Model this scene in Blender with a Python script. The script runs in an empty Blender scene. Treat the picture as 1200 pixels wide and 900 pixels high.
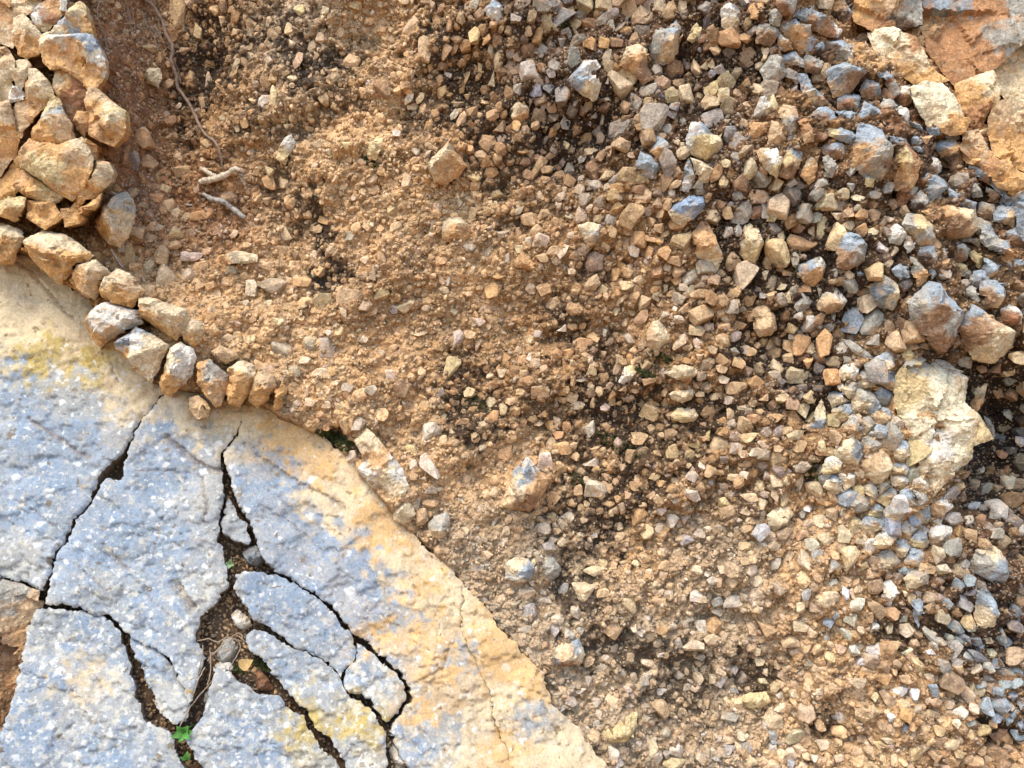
import bpy, bmesh, math, random
import numpy as np
from mathutils import Vector, Matrix
from mathutils.geometry import delaunay_2d_cdt

R = math.radians
rng = np.random.default_rng(11)
random.seed(11)
scene = bpy.context.scene
COL = scene.collection

# ------------------------------------------------------------------ camera
CAM_D = 1.4          # metres from the lens to the wall plane y = 0
PPM = 750.0          # photo pixels per metre on that plane
CZ = 1.5
cam = bpy.data.cameras.new("camera")
cam.sensor_width = 36.0
cam.lens = 36.0 * CAM_D / 1.6
cam.clip_start = 0.01
cam.clip_end = 200.0
cam_o = bpy.data.objects.new("camera", cam)
cam_o.location = (0, -CAM_D, CZ)
cam_o.rotation_euler = (R(90), 0, 0)
COL.objects.link(cam_o)
scene.camera = cam_o

# ------------------------------------------------------------------ light
SUN_EL, SUN_AZ = R(58), R(208)      # azimuth measured clockwise from +Y
world = bpy.data.worlds.new("World")
scene.world = world
world.use_nodes = True
wn = world.node_tree
sky = wn.nodes.new("ShaderNodeTexSky")
sky.sky_type = 'NISHITA'
sky.sun_disc = False
sky.sun_elevation = SUN_EL
sky.sun_rotation = SUN_AZ
sky.air_density = 1.0
sky.dust_density = 1.0
bg = wn.nodes["Background"]
bg.inputs["Strength"].default_value = 0.15
wn.links.new(sky.outputs[0], bg.inputs[0])

sl = bpy.data.lights.new("sun", 'SUN')
sl.energy = 1.45
sl.angle = R(24)
sl.color = (1.0, 0.90, 0.74)
so = bpy.data.objects.new("sun", sl)
sd = Vector((math.sin(SUN_AZ) * math.cos(SUN_EL), math.cos(SUN_AZ) * math.cos(SUN_EL), math.sin(SUN_EL)))
so.rotation_euler = sd.to_track_quat('Z', 'Y').to_euler()
COL.objects.link(so)

scene.view_settings.view_transform = 'Standard'
scene.view_settings.look = 'None'
scene.view_settings.exposure = 1.62
scene.view_settings.gamma = 1.0
scene.cycles.max_bounces = 6
scene.cycles.diffuse_bounces = 4

# ------------------------------------------------------------------ noise
def _hash(ix, iy, seed):
    h = (ix.astype(np.int64) * 374761393 + iy.astype(np.int64) * 668265263 + seed * 974634777) & 0xFFFFFFFF
    h = ((h ^ (h >> 13)) * 1274126177) & 0xFFFFFFFF
    h = (h ^ (h >> 16)) & 0xFFFFFFFF
    return h / 4294967295.0

def noise2(x, y, seed=0):
    x = np.asarray(x, float); y = np.asarray(y, float)
    ix = np.floor(x); iy = np.floor(y)
    fx = x - ix; fy = y - iy
    def g(dx, dy):
        a = _hash(ix + dx, iy + dy, seed) * 2 * np.pi
        return np.cos(a) * (fx - dx) + np.sin(a) * (fy - dy)
    ux = fx * fx * fx * (fx * (fx * 6 - 15) + 10)
    uy = fy * fy * fy * (fy * (fy * 6 - 15) + 10)
    a = g(0, 0); b = g(1, 0); c = g(0, 1); d = g(1, 1)
    return ((a + (b - a) * ux) * (1 - uy) + (c + (d - c) * ux) * uy) * 1.5

def fbm(x, y, seed=0, octv=4, gain=0.5):
    s = 0; a = 1.0; f = 1.0
    for k in range(octv):
        s = s + a * noise2(np.asarray(x) * f + 17.3 * k, np.asarray(y) * f - 9.1 * k, seed + k)
        a *= gain; f *= 2.03
    return s

def sstep(e0, e1, x):
    t = np.clip((x - e0) / (e1 - e0), 0, 1)
    return t * t * (3 - 2 * t)

def lin(c):
    c = np.asarray(c, float) / 255.0
    return np.where(c <= 0.04045, c / 12.92, ((c + 0.055) / 1.055) ** 2.4)

ALB = 0.80     # photo colour of a surface in even light -> base colour
TONE = {
    'c': (222, 200, 162), 't': (206, 174, 134), 'o': (204, 160, 112), 'w': (222, 214, 198), 'q': (214, 166, 108), 'e': (182, 134, 92), 'p': (236, 222, 186),
    'g': (172, 166, 152), 'b': (156, 165, 170), 'd': (156, 122, 92), 'y': (218, 194, 144),
    's': (126, 130, 130), 'r': (154, 108, 76), 'k': (80, 62, 48),
}
TONE = {k: lin(v) * ALB for k, v in TONE.items()}
MATC = {
    'r': (152, 108, 74), 't': (202, 163, 118), 'o': (212, 168, 118), 's': (206, 176, 138), 'b': (170, 130, 88),
    'k': (50, 41, 34), 'g': (186, 160, 128), 'd': (104, 76, 54), 'c': (216, 192, 152),
}
MATC = {k: lin(v) * ALB for k, v in MATC.items()}

# ------------------------------------------------------------------ fields over the cliff (read off the photograph on a 100 px grid)
def grid_lookup(G, px, py, off):
    """bilinear with smooth weights; G[row, col, ...]; off = 0 for nodes at multiples of 100, 50 for cell centres"""
    G = np.asarray(G, float)
    u = np.clip((np.asarray(px, float) - off) / 100.0, 0, G.shape[1] - 1.001)
    v = np.clip((np.asarray(py, float) - off) / 100.0, 0, G.shape[0] - 1.001)
    iu = u.astype(int); iv = v.astype(int)
    fu = u - iu; fv = v - iv
    fu = fu * fu * (3 - 2 * fu); fv = fv * fv * (3 - 2 * fv)
    if G.ndim == 3:
        fu = fu[..., None]; fv = fv[..., None]
    return (G[iv, iu] * (1 - fu) + G[iv, iu + 1] * fu) * (1 - fv) + (G[iv + 1, iu] * (1 - fu) + G[iv + 1, iu + 1] * fu) * fv

DEPTH = np.array([
    [9, 4, -8, 0, 1, 1, 2, 2, 1, 4, 2, -4, -4],
    [9, 5, -8, 0, 1, 0, 1, 3, 2, 6, 6, 0, -4],
    [8, 4, -6, -1, 1, 0, 1, 3, 4, 6, 8, 6, 2],
    [7, 5, 1, 0, 0, 0, -1, 1, 3, 4, 7, 8, 6],
    [9, 8, 6, 3, 1, 0, -1, 0, 2, 2, 5, 8, 7],
    [9, 9, 8, 6, 4, 1, 0, 0, 1, 2, 5, 5, -1],
    [9, 9, 9, 8, 6, 3, 1, 0, 1, 2, 5, 3, 0],
    [9, 9, 9, 9, 7, 5, 2, 1, 1, 3, 5, 5, 3],
    [9, 9, 9, 9, 8, 7, 5, 2, 1, 2, 4, 6, 4],
    [9, 9, 9, 9, 8, 8, 7, 4, 2, 3, 4, 6, 5]]) / 100.0
MCODE = ["rrbgtbdddbor", "rrbtobdddbrr", "rrrtttbbddbd", "oootbtbbbddb", "oootobbbbdok",
         "ooootttbbbok", "bbbooggtgtbd", "bbbboggggtbd", "bbbbgggggttb"]
MGRID = np.array([[MATC[c] for c in row] for row in MCODE])
SIZE = np.array([
    [8, 8, 7, 6, 6, 10, 14, 17, 17, 18, 16, 16], [8, 8, 7, 6, 6, 9, 12, 17, 18, 19, 16, 16],
    [10, 9, 8, 7, 7, 8, 10, 14, 16, 17, 18, 18], [10, 10, 9, 8, 7, 8, 9, 11, 13, 16, 18, 18],
    [10, 10, 10, 8, 7, 8, 9, 10, 13, 15, 16, 16], [8, 8, 8, 8, 8, 7, 9, 9, 10, 14, 15, 15],
    [8, 8, 8, 8, 8, 7, 8, 8, 8, 12, 15, 16], [8, 8, 8, 8, 7, 7, 8, 8, 8, 11, 13, 15],
    [8, 8, 8, 8, 7, 7, 8, 8, 9, 11, 12, 14]], float)
BLUE = np.array([
    [0, 0, 0, 0, 0, .1, .25, .3, .3, .6, .2, .2], [0, 0, 0, 0, 0, .05, .15, .3, .3, .6, .4, .1],
    [0, 0, 0, 0, 0, .05, .1, .15, .15, .3, .5, .6], [0, 0, .05, .1, .05, .05, .05, .1, .15, .35, .55, .6],
    [0, 0, 0, .1, .1, .05, .05, .05, .1, .3, .3, .3], [0, 0, 0, .1, .1, .05, .05, .05, .1, .3, .4, .3],
    [0, 0, 0, 0, .2, .2, .15, .1, .15, .25, .6, .4], [0, 0, 0, 0, .2, .25, .25, .1, .1, .25, .55, .6],
    [0, 0, 0, 0, .2, .25, .3, .15, .15, .15, .3, .6]])
DENS = np.array([
    [.4, .35, .8, .95, .75, .9, .95, .95, .9, .8, .3, .3], [.4, .35, .85, .95, .7, .9, .9, .95, .95, .8, .4, .3],
    [.5, .5, .6, .85, .75, .7, .75, .85, .8, .85, .8, .7], [.5, .5, .55, .55, .6, .6, .65, .8, .85, .85, .8, .8],
    [.5, .5, .5, .45, .5, .6, .65, .7, .85, .85, .7, .6], [.5, .5, .5, .4, .4, .55, .65, .75, .75, .9, .7, .6],
    [.5, .5, .5, .4, .4, .5, .55, .65, .65, .9, .9, .7], [.5, .5, .5, .4, .4, .5, .5, .55, .6, .9, .95, .9],
    [.5, .5, .5, .4, .4, .5, .5, .6, .65, .8, .85, .9]])

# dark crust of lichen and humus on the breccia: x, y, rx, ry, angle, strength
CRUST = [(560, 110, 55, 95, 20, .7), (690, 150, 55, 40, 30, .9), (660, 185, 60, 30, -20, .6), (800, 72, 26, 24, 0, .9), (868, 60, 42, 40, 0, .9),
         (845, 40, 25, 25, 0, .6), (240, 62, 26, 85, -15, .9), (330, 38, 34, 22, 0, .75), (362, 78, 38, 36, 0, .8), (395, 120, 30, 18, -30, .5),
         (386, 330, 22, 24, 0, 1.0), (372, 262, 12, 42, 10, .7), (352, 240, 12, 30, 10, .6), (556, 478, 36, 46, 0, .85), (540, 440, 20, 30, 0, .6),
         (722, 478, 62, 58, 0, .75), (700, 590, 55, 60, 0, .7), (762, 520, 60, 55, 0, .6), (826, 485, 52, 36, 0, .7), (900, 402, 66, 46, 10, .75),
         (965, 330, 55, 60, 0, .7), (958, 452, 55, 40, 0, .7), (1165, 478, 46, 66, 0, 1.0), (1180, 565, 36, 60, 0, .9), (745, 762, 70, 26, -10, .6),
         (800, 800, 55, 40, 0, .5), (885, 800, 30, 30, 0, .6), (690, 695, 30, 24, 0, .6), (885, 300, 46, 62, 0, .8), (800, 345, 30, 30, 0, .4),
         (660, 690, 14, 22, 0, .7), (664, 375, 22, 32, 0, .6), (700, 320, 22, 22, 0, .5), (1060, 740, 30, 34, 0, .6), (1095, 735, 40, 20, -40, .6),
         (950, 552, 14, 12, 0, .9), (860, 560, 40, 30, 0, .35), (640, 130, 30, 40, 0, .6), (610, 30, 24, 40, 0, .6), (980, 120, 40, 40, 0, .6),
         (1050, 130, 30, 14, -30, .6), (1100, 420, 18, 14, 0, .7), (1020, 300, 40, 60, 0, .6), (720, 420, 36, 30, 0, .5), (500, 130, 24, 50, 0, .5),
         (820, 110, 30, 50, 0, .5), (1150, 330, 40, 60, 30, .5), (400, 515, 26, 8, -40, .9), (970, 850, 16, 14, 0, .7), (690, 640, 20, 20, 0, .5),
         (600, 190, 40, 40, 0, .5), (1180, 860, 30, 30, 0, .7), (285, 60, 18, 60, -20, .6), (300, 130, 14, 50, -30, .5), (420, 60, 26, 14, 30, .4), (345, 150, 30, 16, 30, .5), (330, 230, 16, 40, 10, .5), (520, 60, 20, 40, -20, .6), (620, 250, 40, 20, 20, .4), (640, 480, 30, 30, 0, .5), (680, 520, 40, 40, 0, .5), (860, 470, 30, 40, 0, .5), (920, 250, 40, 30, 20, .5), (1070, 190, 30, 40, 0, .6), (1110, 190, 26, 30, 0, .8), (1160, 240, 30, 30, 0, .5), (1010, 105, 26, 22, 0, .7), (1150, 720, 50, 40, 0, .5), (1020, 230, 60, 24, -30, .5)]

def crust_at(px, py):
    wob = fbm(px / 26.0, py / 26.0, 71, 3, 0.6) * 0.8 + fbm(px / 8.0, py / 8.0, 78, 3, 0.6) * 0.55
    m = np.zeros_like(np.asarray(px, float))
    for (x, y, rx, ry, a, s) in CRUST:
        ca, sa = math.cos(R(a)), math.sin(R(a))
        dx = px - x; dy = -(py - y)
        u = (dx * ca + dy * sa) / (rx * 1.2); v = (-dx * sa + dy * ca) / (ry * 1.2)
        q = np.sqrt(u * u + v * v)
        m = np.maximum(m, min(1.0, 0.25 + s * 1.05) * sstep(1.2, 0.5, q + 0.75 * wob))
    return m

# the slab: outline (photo pixels) and its real inclined plane
SLAB = [(-460, 130), (-60, 270), (0, 288), (45, 303), (72, 327), (100, 349), (128, 389), (150, 417), (172, 437), (194, 450), (225, 458), (275, 464), (306, 472), (330, 487),
        (352, 497), (390, 520), (413, 540), (421, 556), (432, 565), (455, 590), (470, 612), (490, 630), (508, 648), (525, 662), (545, 690),
        (575, 722), (600, 750), (625, 775), (640, 800), (650, 825), (680, 858), (712, 900), (860, 1130), (860, 1400), (-600, 1400), (-600, 90)]
SLAB_D0, SLAB_SLOPE = 0.075, 0.42

def slab_d(px, py):
    t = ((np.asarray(px, float)) * -0.637 + (np.asarray(py, float) - 312) * 0.771) / PPM
    return SLAB_D0 + SLAB_SLOPE * t

def poly_dist(px, py, poly):
    """signed distance to a polygon in pixels, positive inside"""
    px = np.asarray(px, float); py = np.asarray(py, float)
    d2 = np.full(px.shape, 1e18); inside = np.zeros(px.shape, bool)
    n = len(poly)
    for i in range(n):
        x0, y0 = poly[i]; x1, y1 = poly[(i + 1) % n]
        ex, ey = x1 - x0, y1 - y0
        L = ex * ex + ey * ey + 1e-9
        t = np.clip(((px - x0) * ex + (py - y0) * ey) / L, 0, 1)
        d2 = np.minimum(d2, (px - x0 - t * ex) ** 2 + (py - y0 - t * ey) ** 2)
        c = (y0 > py) != (y1 > py)
        with np.errstate(divide='ignore', invalid='ignore'):
            xi = x0 + (py - y0) * ex / (ey if ey != 0 else 1e-9)
        inside ^= c & (px < xi)
    d = np.sqrt(d2)
    return np.where(inside, d, -d)

def macro_d(px, py):
    d = grid_lookup(DEPTH, px, py, 0)
    s = poly_dist(px, py, SLAB)
    k = sstep(-3, 9, s)
    return d * (1 - k) + (np.clip(slab_d(px, py), 0.0, 0.72) - 0.030) * k

def persp(d):
    return (CAM_D - d) / CAM_D

def to_wall(px, py, d):
    """pixel + depth -> world x, z"""
    k = persp(d)
    return (px - 600) / PPM * k, CZ + (450 - py) / PPM * k

# ------------------------------------------------------------------ materials
def new_mat(name):
    m = bpy.data.materials.new(name)
    m.use_nodes = True
    nt = m.node_tree
    b = nt.nodes["Principled BSDF"]
    b.inputs["Roughness"].default_value = 0.9
    b.inputs["Specular IOR Level"].default_value = 0.25
    return m, nt, b

class NB:
    def __init__(s, nt):
        s.nt = nt
        s.pos = nt.nodes.new("ShaderNodeNewGeometry").outputs["Position"]
    def noise(s, scale, detail=4, rough=0.55, vec=None, dist=0.0):
        n = s.nt.nodes.new("ShaderNodeTexNoise")
        n.inputs["Scale"].default_value = scale
        n.inputs["Detail"].default_value = detail
        n.inputs["Roughness"].default_value = rough
        n.inputs["Distortion"].default_value = dist
        s.nt.links.new(vec or s.pos, n.inputs["Vector"])
        return n.outputs["Fac"]
    def voro(s, scale, out="Distance", feature='F1', vec=None, rand=1.0):
        n = s.nt.nodes.new("ShaderNodeTexVoronoi")
        n.feature = feature
        n.inputs["Scale"].default_value = scale
        n.inputs["Randomness"].default_value = rand
        s.nt.links.new(vec or s.pos, n.inputs["Vector"])
        return n.outputs[out]
    def ramp(s, fac, a, b, lo=0.0, hi=1.0):
        n = s.nt.nodes.new("ShaderNodeMapRange")
        n.interpolation_type = 'SMOOTHSTEP'
        s.nt.links.new(fac, n.inputs["Value"])
        for k, v in (("From Min", a), ("From Max", b), ("To Min", lo), ("To Max", hi)):
            n.inputs[k].default_value = v
        return n.outputs["Result"]
    def math(s, op, a, b=None):
        n = s.nt.nodes.new("ShaderNodeMath"); n.operation = op
        for i, v in enumerate((a, b)):
            if v is None: continue
            if isinstance(v, (int, float)): n.inputs[i].default_value = v
            else: s.nt.links.new(v, n.inputs[i])
        return n.outputs[0]
    def mix(s, fac, a, b, mode='MIX'):
        n = s.nt.nodes.new("ShaderNodeMix"); n.data_type = 'RGBA'; n.blend_type = mode
        n.clamp_factor = True
        for i, v in ((0, fac), (6, a), (7, b)):
            if isinstance(v, (int, float)): n.inputs[i].default_value = v
            elif isinstance(v, (tuple, list, np.ndarray)): n.inputs[i].default_value = (v[0], v[1], v[2], 1)
            else: s.nt.links.new(v, n.inputs[i])
        return n.outputs[2]
    def grey(s, v):
        n = s.nt.nodes.new("ShaderNodeCombineColor")
        for i in range(3): s.nt.links.new(v, n.inputs[i])
        return n.outputs[0]
    def attr(s, name, out="Color"):
        n = s.nt.nodes.new("ShaderNodeAttribute"); n.attribute_name = name
        return n.outputs[out]
    def bump(s, h, strength, dist, normal=None):
        n = s.nt.nodes.new("ShaderNodeBump")
        n.inputs["Strength"].default_value = strength
        n.inputs["Distance"].default_value = dist
        s.nt.links.new(h, n.inputs["Height"])
        if normal is not None: s.nt.links.new(normal, n.inputs["Normal"])
        return n.outputs[0]

DUST = tuple(lin((192, 154, 114)) * ALB)
DUSTD = tuple(lin((108, 76, 52)) * ALB)

def stone_material(name, from_object):
    m, nt, b = new_mat(name)
    n = NB(nt)
    if from_object:
        base = nt.nodes.new("ShaderNodeObjectInfo").outputs["Color"]
    else:
        base = n.attr("tint")
    v = n.ramp(n.noise(55, 8, 0.72), 0.3, 0.7, 0.6, 1.22)
    col = n.mix(1.0, base, n.grey(v), 'MULTIPLY')
    col = n.mix(1.0, col, n.grey(n.ramp(n.noise(330, 5, 0.7), 0.3, 0.7, 0.72, 1.24)), 'MULTIPLY')
    # earthy film left on parts of the faces, and finer rust specks
    col = n.mix(n.ramp(n.noise(46, 5, 0.65, dist=0.6), 0.52, 0.68, 0, 0.6), col, DUST)
    col = n.mix(n.ramp(n.noise(90, 4, 0.6, dist=0.4), 0.58, 0.72, 0, 0.6), col, DUSTD)
    col = n.mix(n.ramp(n.noise(240, 3, 0.6), 0.58, 0.75, 0, 0.4), col, tuple(lin((235, 222, 196)) * ALB))
    # hairline cracks
    cr = n.voro(34, feature='DISTANCE_TO_EDGE')
    col = n.mix(n.ramp(cr, 0.0, 0.022, 0.45, 0.0), col, DUSTD)
    nt.links.new(col, b.inputs["Base Color"])
    h1 = n.noise(120, 6, 0.6); h2 = n.noise(600, 4, 0.6)
    nt.links.new(n.bump(h2, 0.5, 0.0012, n.bump(h1, 0.7, 0.004)), b.inputs["Normal"])
    return m

M_STONE = stone_material("weathered_limestone", False)
M_STONE_OBJ = stone_material("weathered_limestone_stone", True)

def matrix_material():
    m, nt, b = new_mat("breccia_matrix")
    n = NB(nt)
    base = n.attr("tint")
    v = n.ramp(n.noise(85, 9, 0.76), 0.3, 0.7, 0.5, 1.4)
    col = n.mix(1.0, base, n.grey(v), 'MULTIPLY')
    cell = n.nt.nodes.new("ShaderNodeTexVoronoi")
    cell.inputs["Scale"].default_value = 210
    nt.links.new(n.pos, cell.inputs["Vector"])
    sep = nt.nodes.new("ShaderNodeSeparateColor"); nt.links.new(cell.outputs["Color"], sep.inputs[0])
    # scattered grains: pale, ochre and dark
    pale = n.math('MULTIPLY', n.ramp(sep.outputs[0], 0.62, 0.7), n.ramp(cell.outputs["Distance"], 0.5, 0.3))
    col = n.mix(n.math('MULTIPLY', pale, 0.6), col, tuple(lin((214, 186, 146)) * ALB))
    dark = n.math('MULTIPLY', n.ramp(sep.outputs[1], 0.7, 0.8), n.ramp(cell.outputs["Distance"], 0.55, 0.3))
    col = n.mix(n.math('MULTIPLY', dark, 0.55), col, tuple(lin((96, 68, 48)) * ALB))
    nt.links.new(col, b.inputs["Base Color"])
    h = n.math('SUBTRACT', 1.0, cell.outputs["Distance"])
    h1 = n.bump(n.noise(90, 8, 0.7), 0.8, 0.006)
    h2 = n.bump(h, 0.8, 0.003, h1)
    nt.links.new(n.bump(n.noise(700, 4, 0.6), 0.5, 0.0012, h2), b.inputs["Normal"])
    return m
M_MATRIX = matrix_material()

def slab_material():
    m, nt, b = new_mat("lichened_limestone")
    n = NB(nt)
    base = n.attr("tint")
    lich = n.attr("lichen", "Fac")
    v = n.ramp(n.noise(24, 10, 0.74), 0.28, 0.72, 0.78, 1.14)
    col = n.mix(1.0, base, n.grey(v), 'MULTIPLY')
    col = n.mix(1.0, col, n.grey(n.ramp(n.noise(260, 6, 0.78), 0.32, 0.68, 0.72, 1.18)), 'MULTIPLY')
    # ochre weathering in fine blotches
    col = n.mix(n.ramp(n.noise(52, 8, 0.74, dist=0.3), 0.54, 0.68, 0, 0.42), col, tuple(lin((200, 180, 144)) * ALB))
    # pale crustose lichen: ragged crust and separate round spots
    crust = n.ramp(n.math('ADD', n.noise(85, 9, 0.72), n.math('MULTIPLY', lich, 0.13)), 0.6, 0.72, 0, 0.6)
    col = n.mix(crust, col, tuple(lin((212, 204, 182)) * ALB))
    ocr = n.ramp(n.math('ADD', n.noise(44, 9, 0.75, dist=0.5), n.math('MULTIPLY', lich, 0.06)), 0.63, 0.7, 0, 0.6)
    col = n.mix(ocr, col, tuple(lin((198, 172, 122)) * ALB))
    warp = nt.nodes.new("ShaderNodeTexNoise"); warp.inputs["Scale"].default_value = 110; warp.inputs["Detail"].default_value = 3
    nt.links.new(n.pos, warp.inputs["Vector"])
    wv = nt.nodes.new("ShaderNodeVectorMath"); wv.operation = 'MULTIPLY_ADD'
    nt.links.new(warp.outputs["Color"], wv.inputs[0]); wv.inputs[1].default_value = (0.016,) * 3; nt.links.new(n.pos, wv.inputs[2])
    for sc_, thr, lo in ((48, 0.27, 0.45), (90, 0.33, 0.5), (150, 0.34, 0.5)):
        c = nt.nodes.new("ShaderNodeTexVoronoi"); c.inputs["Scale"].default_value = sc_
        nt.links.new(wv.outputs[0], c.inputs["Vector"])
        sp = nt.nodes.new("ShaderNodeSeparateColor"); nt.links.new(c.outputs["Color"], sp.inputs[0])
        keep = n.ramp(n.math('ADD', sp.outputs[0], n.math('MULTIPLY', lich, 0.36)), 0.99, 1.03)
        rad = n.math('ADD', n.math('MULTIPLY', sp.outputs[1], 0.18), thr - 0.12)
        spot = n.ramp(n.math('SUBTRACT', c.outputs["Distance"], rad), 0.08, -0.06)
        col = n.mix(n.math('MULTIPLY', n.math('MULTIPLY', spot, keep), 0.6), col, tuple(lin((222, 220, 212)) * ALB))
        # a few dark and ochre thalli
        kd = n.ramp(sp.outputs[2], 0.955, 0.97)
        col = n.mix(n.math('MULTIPLY', n.math('MULTIPLY', spot, kd), 0.7), col, tuple(lin((120, 98, 62)) * ALB))
    col = n.mix(n.ramp(n.noise(260, 4, 0.65), 0.6, 0.74, 0, 0.5), col, tuple(lin((110, 108, 112)) * ALB))
    nt.links.new(col, b.inputs["Base Color"])
    h1 = n.bump(n.noise(60, 10, 0.72), 0.35, 0.0016)
    h2 = n.bump(n.noise(300, 5, 0.65), 0.5, 0.002, h1)
    nt.links.new(h2, b.inputs["Normal"])
    return m
M_SLAB = slab_material()

def plain_material(name, rgb, var=0.35, scale=200, rough=0.8):
    m, nt, b = new_mat(name)
    n = NB(nt)
    c = lin(rgb) * ALB
    col = n.mix(n.ramp(n.noise(scale, 5, 0.6), 0.3, 0.7), tuple(c * (1 - var)), tuple(np.minimum(c * (1 + var), 0.9)))
    nt.links.new(col, b.inputs["Base Color"])
    b.inputs["Roughness"].default_value = rough
    nt.links.new(n.bump(n.noise(scale * 3, 4, 0.6), 0.5, 0.001), b.inputs["Normal"])
    return m
M_BARK = plain_material("root_bark", (132, 110, 92))
M_STICK = plain_material("bleached_wood", (196, 180, 156))
M_GSTICK = plain_material("grey_wood", (158, 150, 140))
M_LEAF = plain_material("green_leaf", (86, 140, 62), 0.25, 300, 0.5)
M_DRYLEAF = plain_material("dry_leaf", (204, 170, 112), 0.2, 300, 0.7)
M_MOSS = plain_material("dark_moss", (62, 66, 32), 0.5, 150, 1.0)
M_GRASS = plain_material("dry_stem", (150, 130, 108), 0.3, 300, 0.8)
M_GROUND = plain_material("earth", (168, 132, 96), 0.3, 6, 1.0)

# ------------------------------------------------------------------ mesh helpers
def link(name, me, mat, parent=None):
    o = bpy.data.objects.new(name, me)
    if mat is not None and not me.materials:
        me.materials.append(mat)
    COL.objects.link(o)
    if parent is not None:
        o.parent = parent
    return o

def tag(o, label=None, cat=None, group=None, kind=None):
    if label: o["label"] = label
    if cat: o["category"] = cat
    if group: o["group"] = group
    if kind: o["kind"] = kind
    return o

def np_mesh(name, V, F, cols=None, smooth=False, extra=None, flags=None):
    V = np.asarray(V, np.float32); F = np.asarray(F, np.int32)
    me = bpy.data.meshes.new(name)
    k = F.shape[1]
    me.vertices.add(len(V)); me.vertices.foreach_set("co", V.ravel())
    me.loops.add(F.size); me.loops.foreach_set("vertex_index", F.ravel())
    me.polygons.add(len(F))
    me.polygons.foreach_set("loop_start", np.arange(0, F.size, k, dtype=np.int32))
    me.polygons.foreach_set("use_smooth", np.full(len(F), smooth, dtype=bool) if flags is None else flags)
    if cols is not None:
        a = me.attributes.new("tint", 'FLOAT_COLOR', 'POINT')
        c4 = np.ones((len(V), 4), np.float32); c4[:, :3] = np.clip(cols, 0, 0.95)
        a.data.foreach_set("color", c4.ravel())
    if extra is not None:
        a = me.attributes.new(extra[0], 'FLOAT', 'POINT')
        a.data.foreach_set("value", np.asarray(extra[1], np.float32))
    me.update(calc_edges=True)
    me.validate()
    return me

# ------------------------------------------------------------------ ground
gm = bpy.data.meshes.new("ground")
gm.from_pydata([(-40, -60, 0), (40, -60, 0), (40, 1.5, 0), (-40, 1.5, 0)], [], [(0, 1, 2, 3)])
ground = tag(link("ground", gm, M_GROUND), "bare earth in front of the rock face", None, None, "structure")

# ------------------------------------------------------------------ the cliff
def axis(lo, hi, a, b, fine, coarse):
    mid = np.arange(a, b + 1e-9, fine)
    left = []; x = a; s = fine
    while x > lo:
        s = min(s * 1.12, coarse); x -= s; left.append(x)
    right = []; x = mid[-1]; s = fine
    while x < hi:
        s = min(s * 1.12, coarse); x += s; right.append(x)
    return np.concatenate([np.array(left[::-1]), mid, np.array(right)])

GX = axis(-2.2, 2.2, -0.86, 0.86, 0.0019, 0.03)
GZ = axis(-0.02, 3.4, 0.87, 2.13, 0.0019, 0.03)
XX, ZZ = np.meshgrid(GX, GZ)
U0 = 600 + XX * PPM; V0 = 450 - (ZZ - CZ) * PPM
PX, PY = U0.copy(), V0.copy()
for _ in range(5):
    d = macro_d(PX, PY)
    PX = 600 + (U0 - 600) / persp(d); PY = 450 + (V0 - 450) / persp(d)
DM = macro_d(PX, PY)
sl_in = poly_dist(PX, PY, SLAB)
on_slab = sstep(-4, 8, sl_in)
rough = 1 - 0.6 * on_slab
a45 = R(35)
ru = PX * math.cos(a45) - PY * math.sin(a45); rv = PX * math.sin(a45) + PY * math.cos(a45)
big = fbm(ru / 170.0, rv / 80.0, 5, 3) * 0.026
ridge = (1 - np.abs(fbm(ru / 60.0, rv / 42.0, 23, 3)) * 2.0) * 0.005
mid = fbm(PX / 22.0, PY / 22.0, 41, 4, 0.6) * 0.0052
fine = fbm(PX / 5.5, PY / 5.5, 55, 3, 0.6) * 0.0022
# cemented pebbles standing out of the matrix
peb = np.zeros_like(PX)
for sc_, am_, sd_ in ((11.0, .0042, 401), (6.5, .0028, 402)):
    gx0 = np.floor(PX / sc_); gy0 = np.floor(PY / sc_); best = np.full(PX.shape, 9.0)
    for i_ in (-1, 0, 1):
        for j_ in (-1, 0, 1):
            hx_ = _hash(gx0 + i_, gy0 + j_, sd_); hy_ = _hash(gx0 + i_, gy0 + j_, sd_ + 50); hr_ = 0.6 + 0.7 * _hash(gx0 + i_, gy0 + j_, sd_ + 90)
            q_ = np.maximum(np.abs((gx0 + i_ + hx_) - PX / sc_ + 0.35 * ((gy0 + j_ + hy_) - PY / sc_)), np.abs((gy0 + j_ + hy_) - PY / sc_ - 0.35 * ((gx0 + i_ + hx_) - PX / sc_))) / hr_
            best = np.minimum(best, q_)
    peb += am_ * sstep(0.62, 0.28, best)

right = sstep(560, 900, PX)
DD = DM + big * rough + (ridge + mid) * rough * (0.75 + 0.75 * right) + fine + peb * (1 - on_slab)
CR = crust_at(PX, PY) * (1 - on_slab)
DD -= 0.007 * CR
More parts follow.
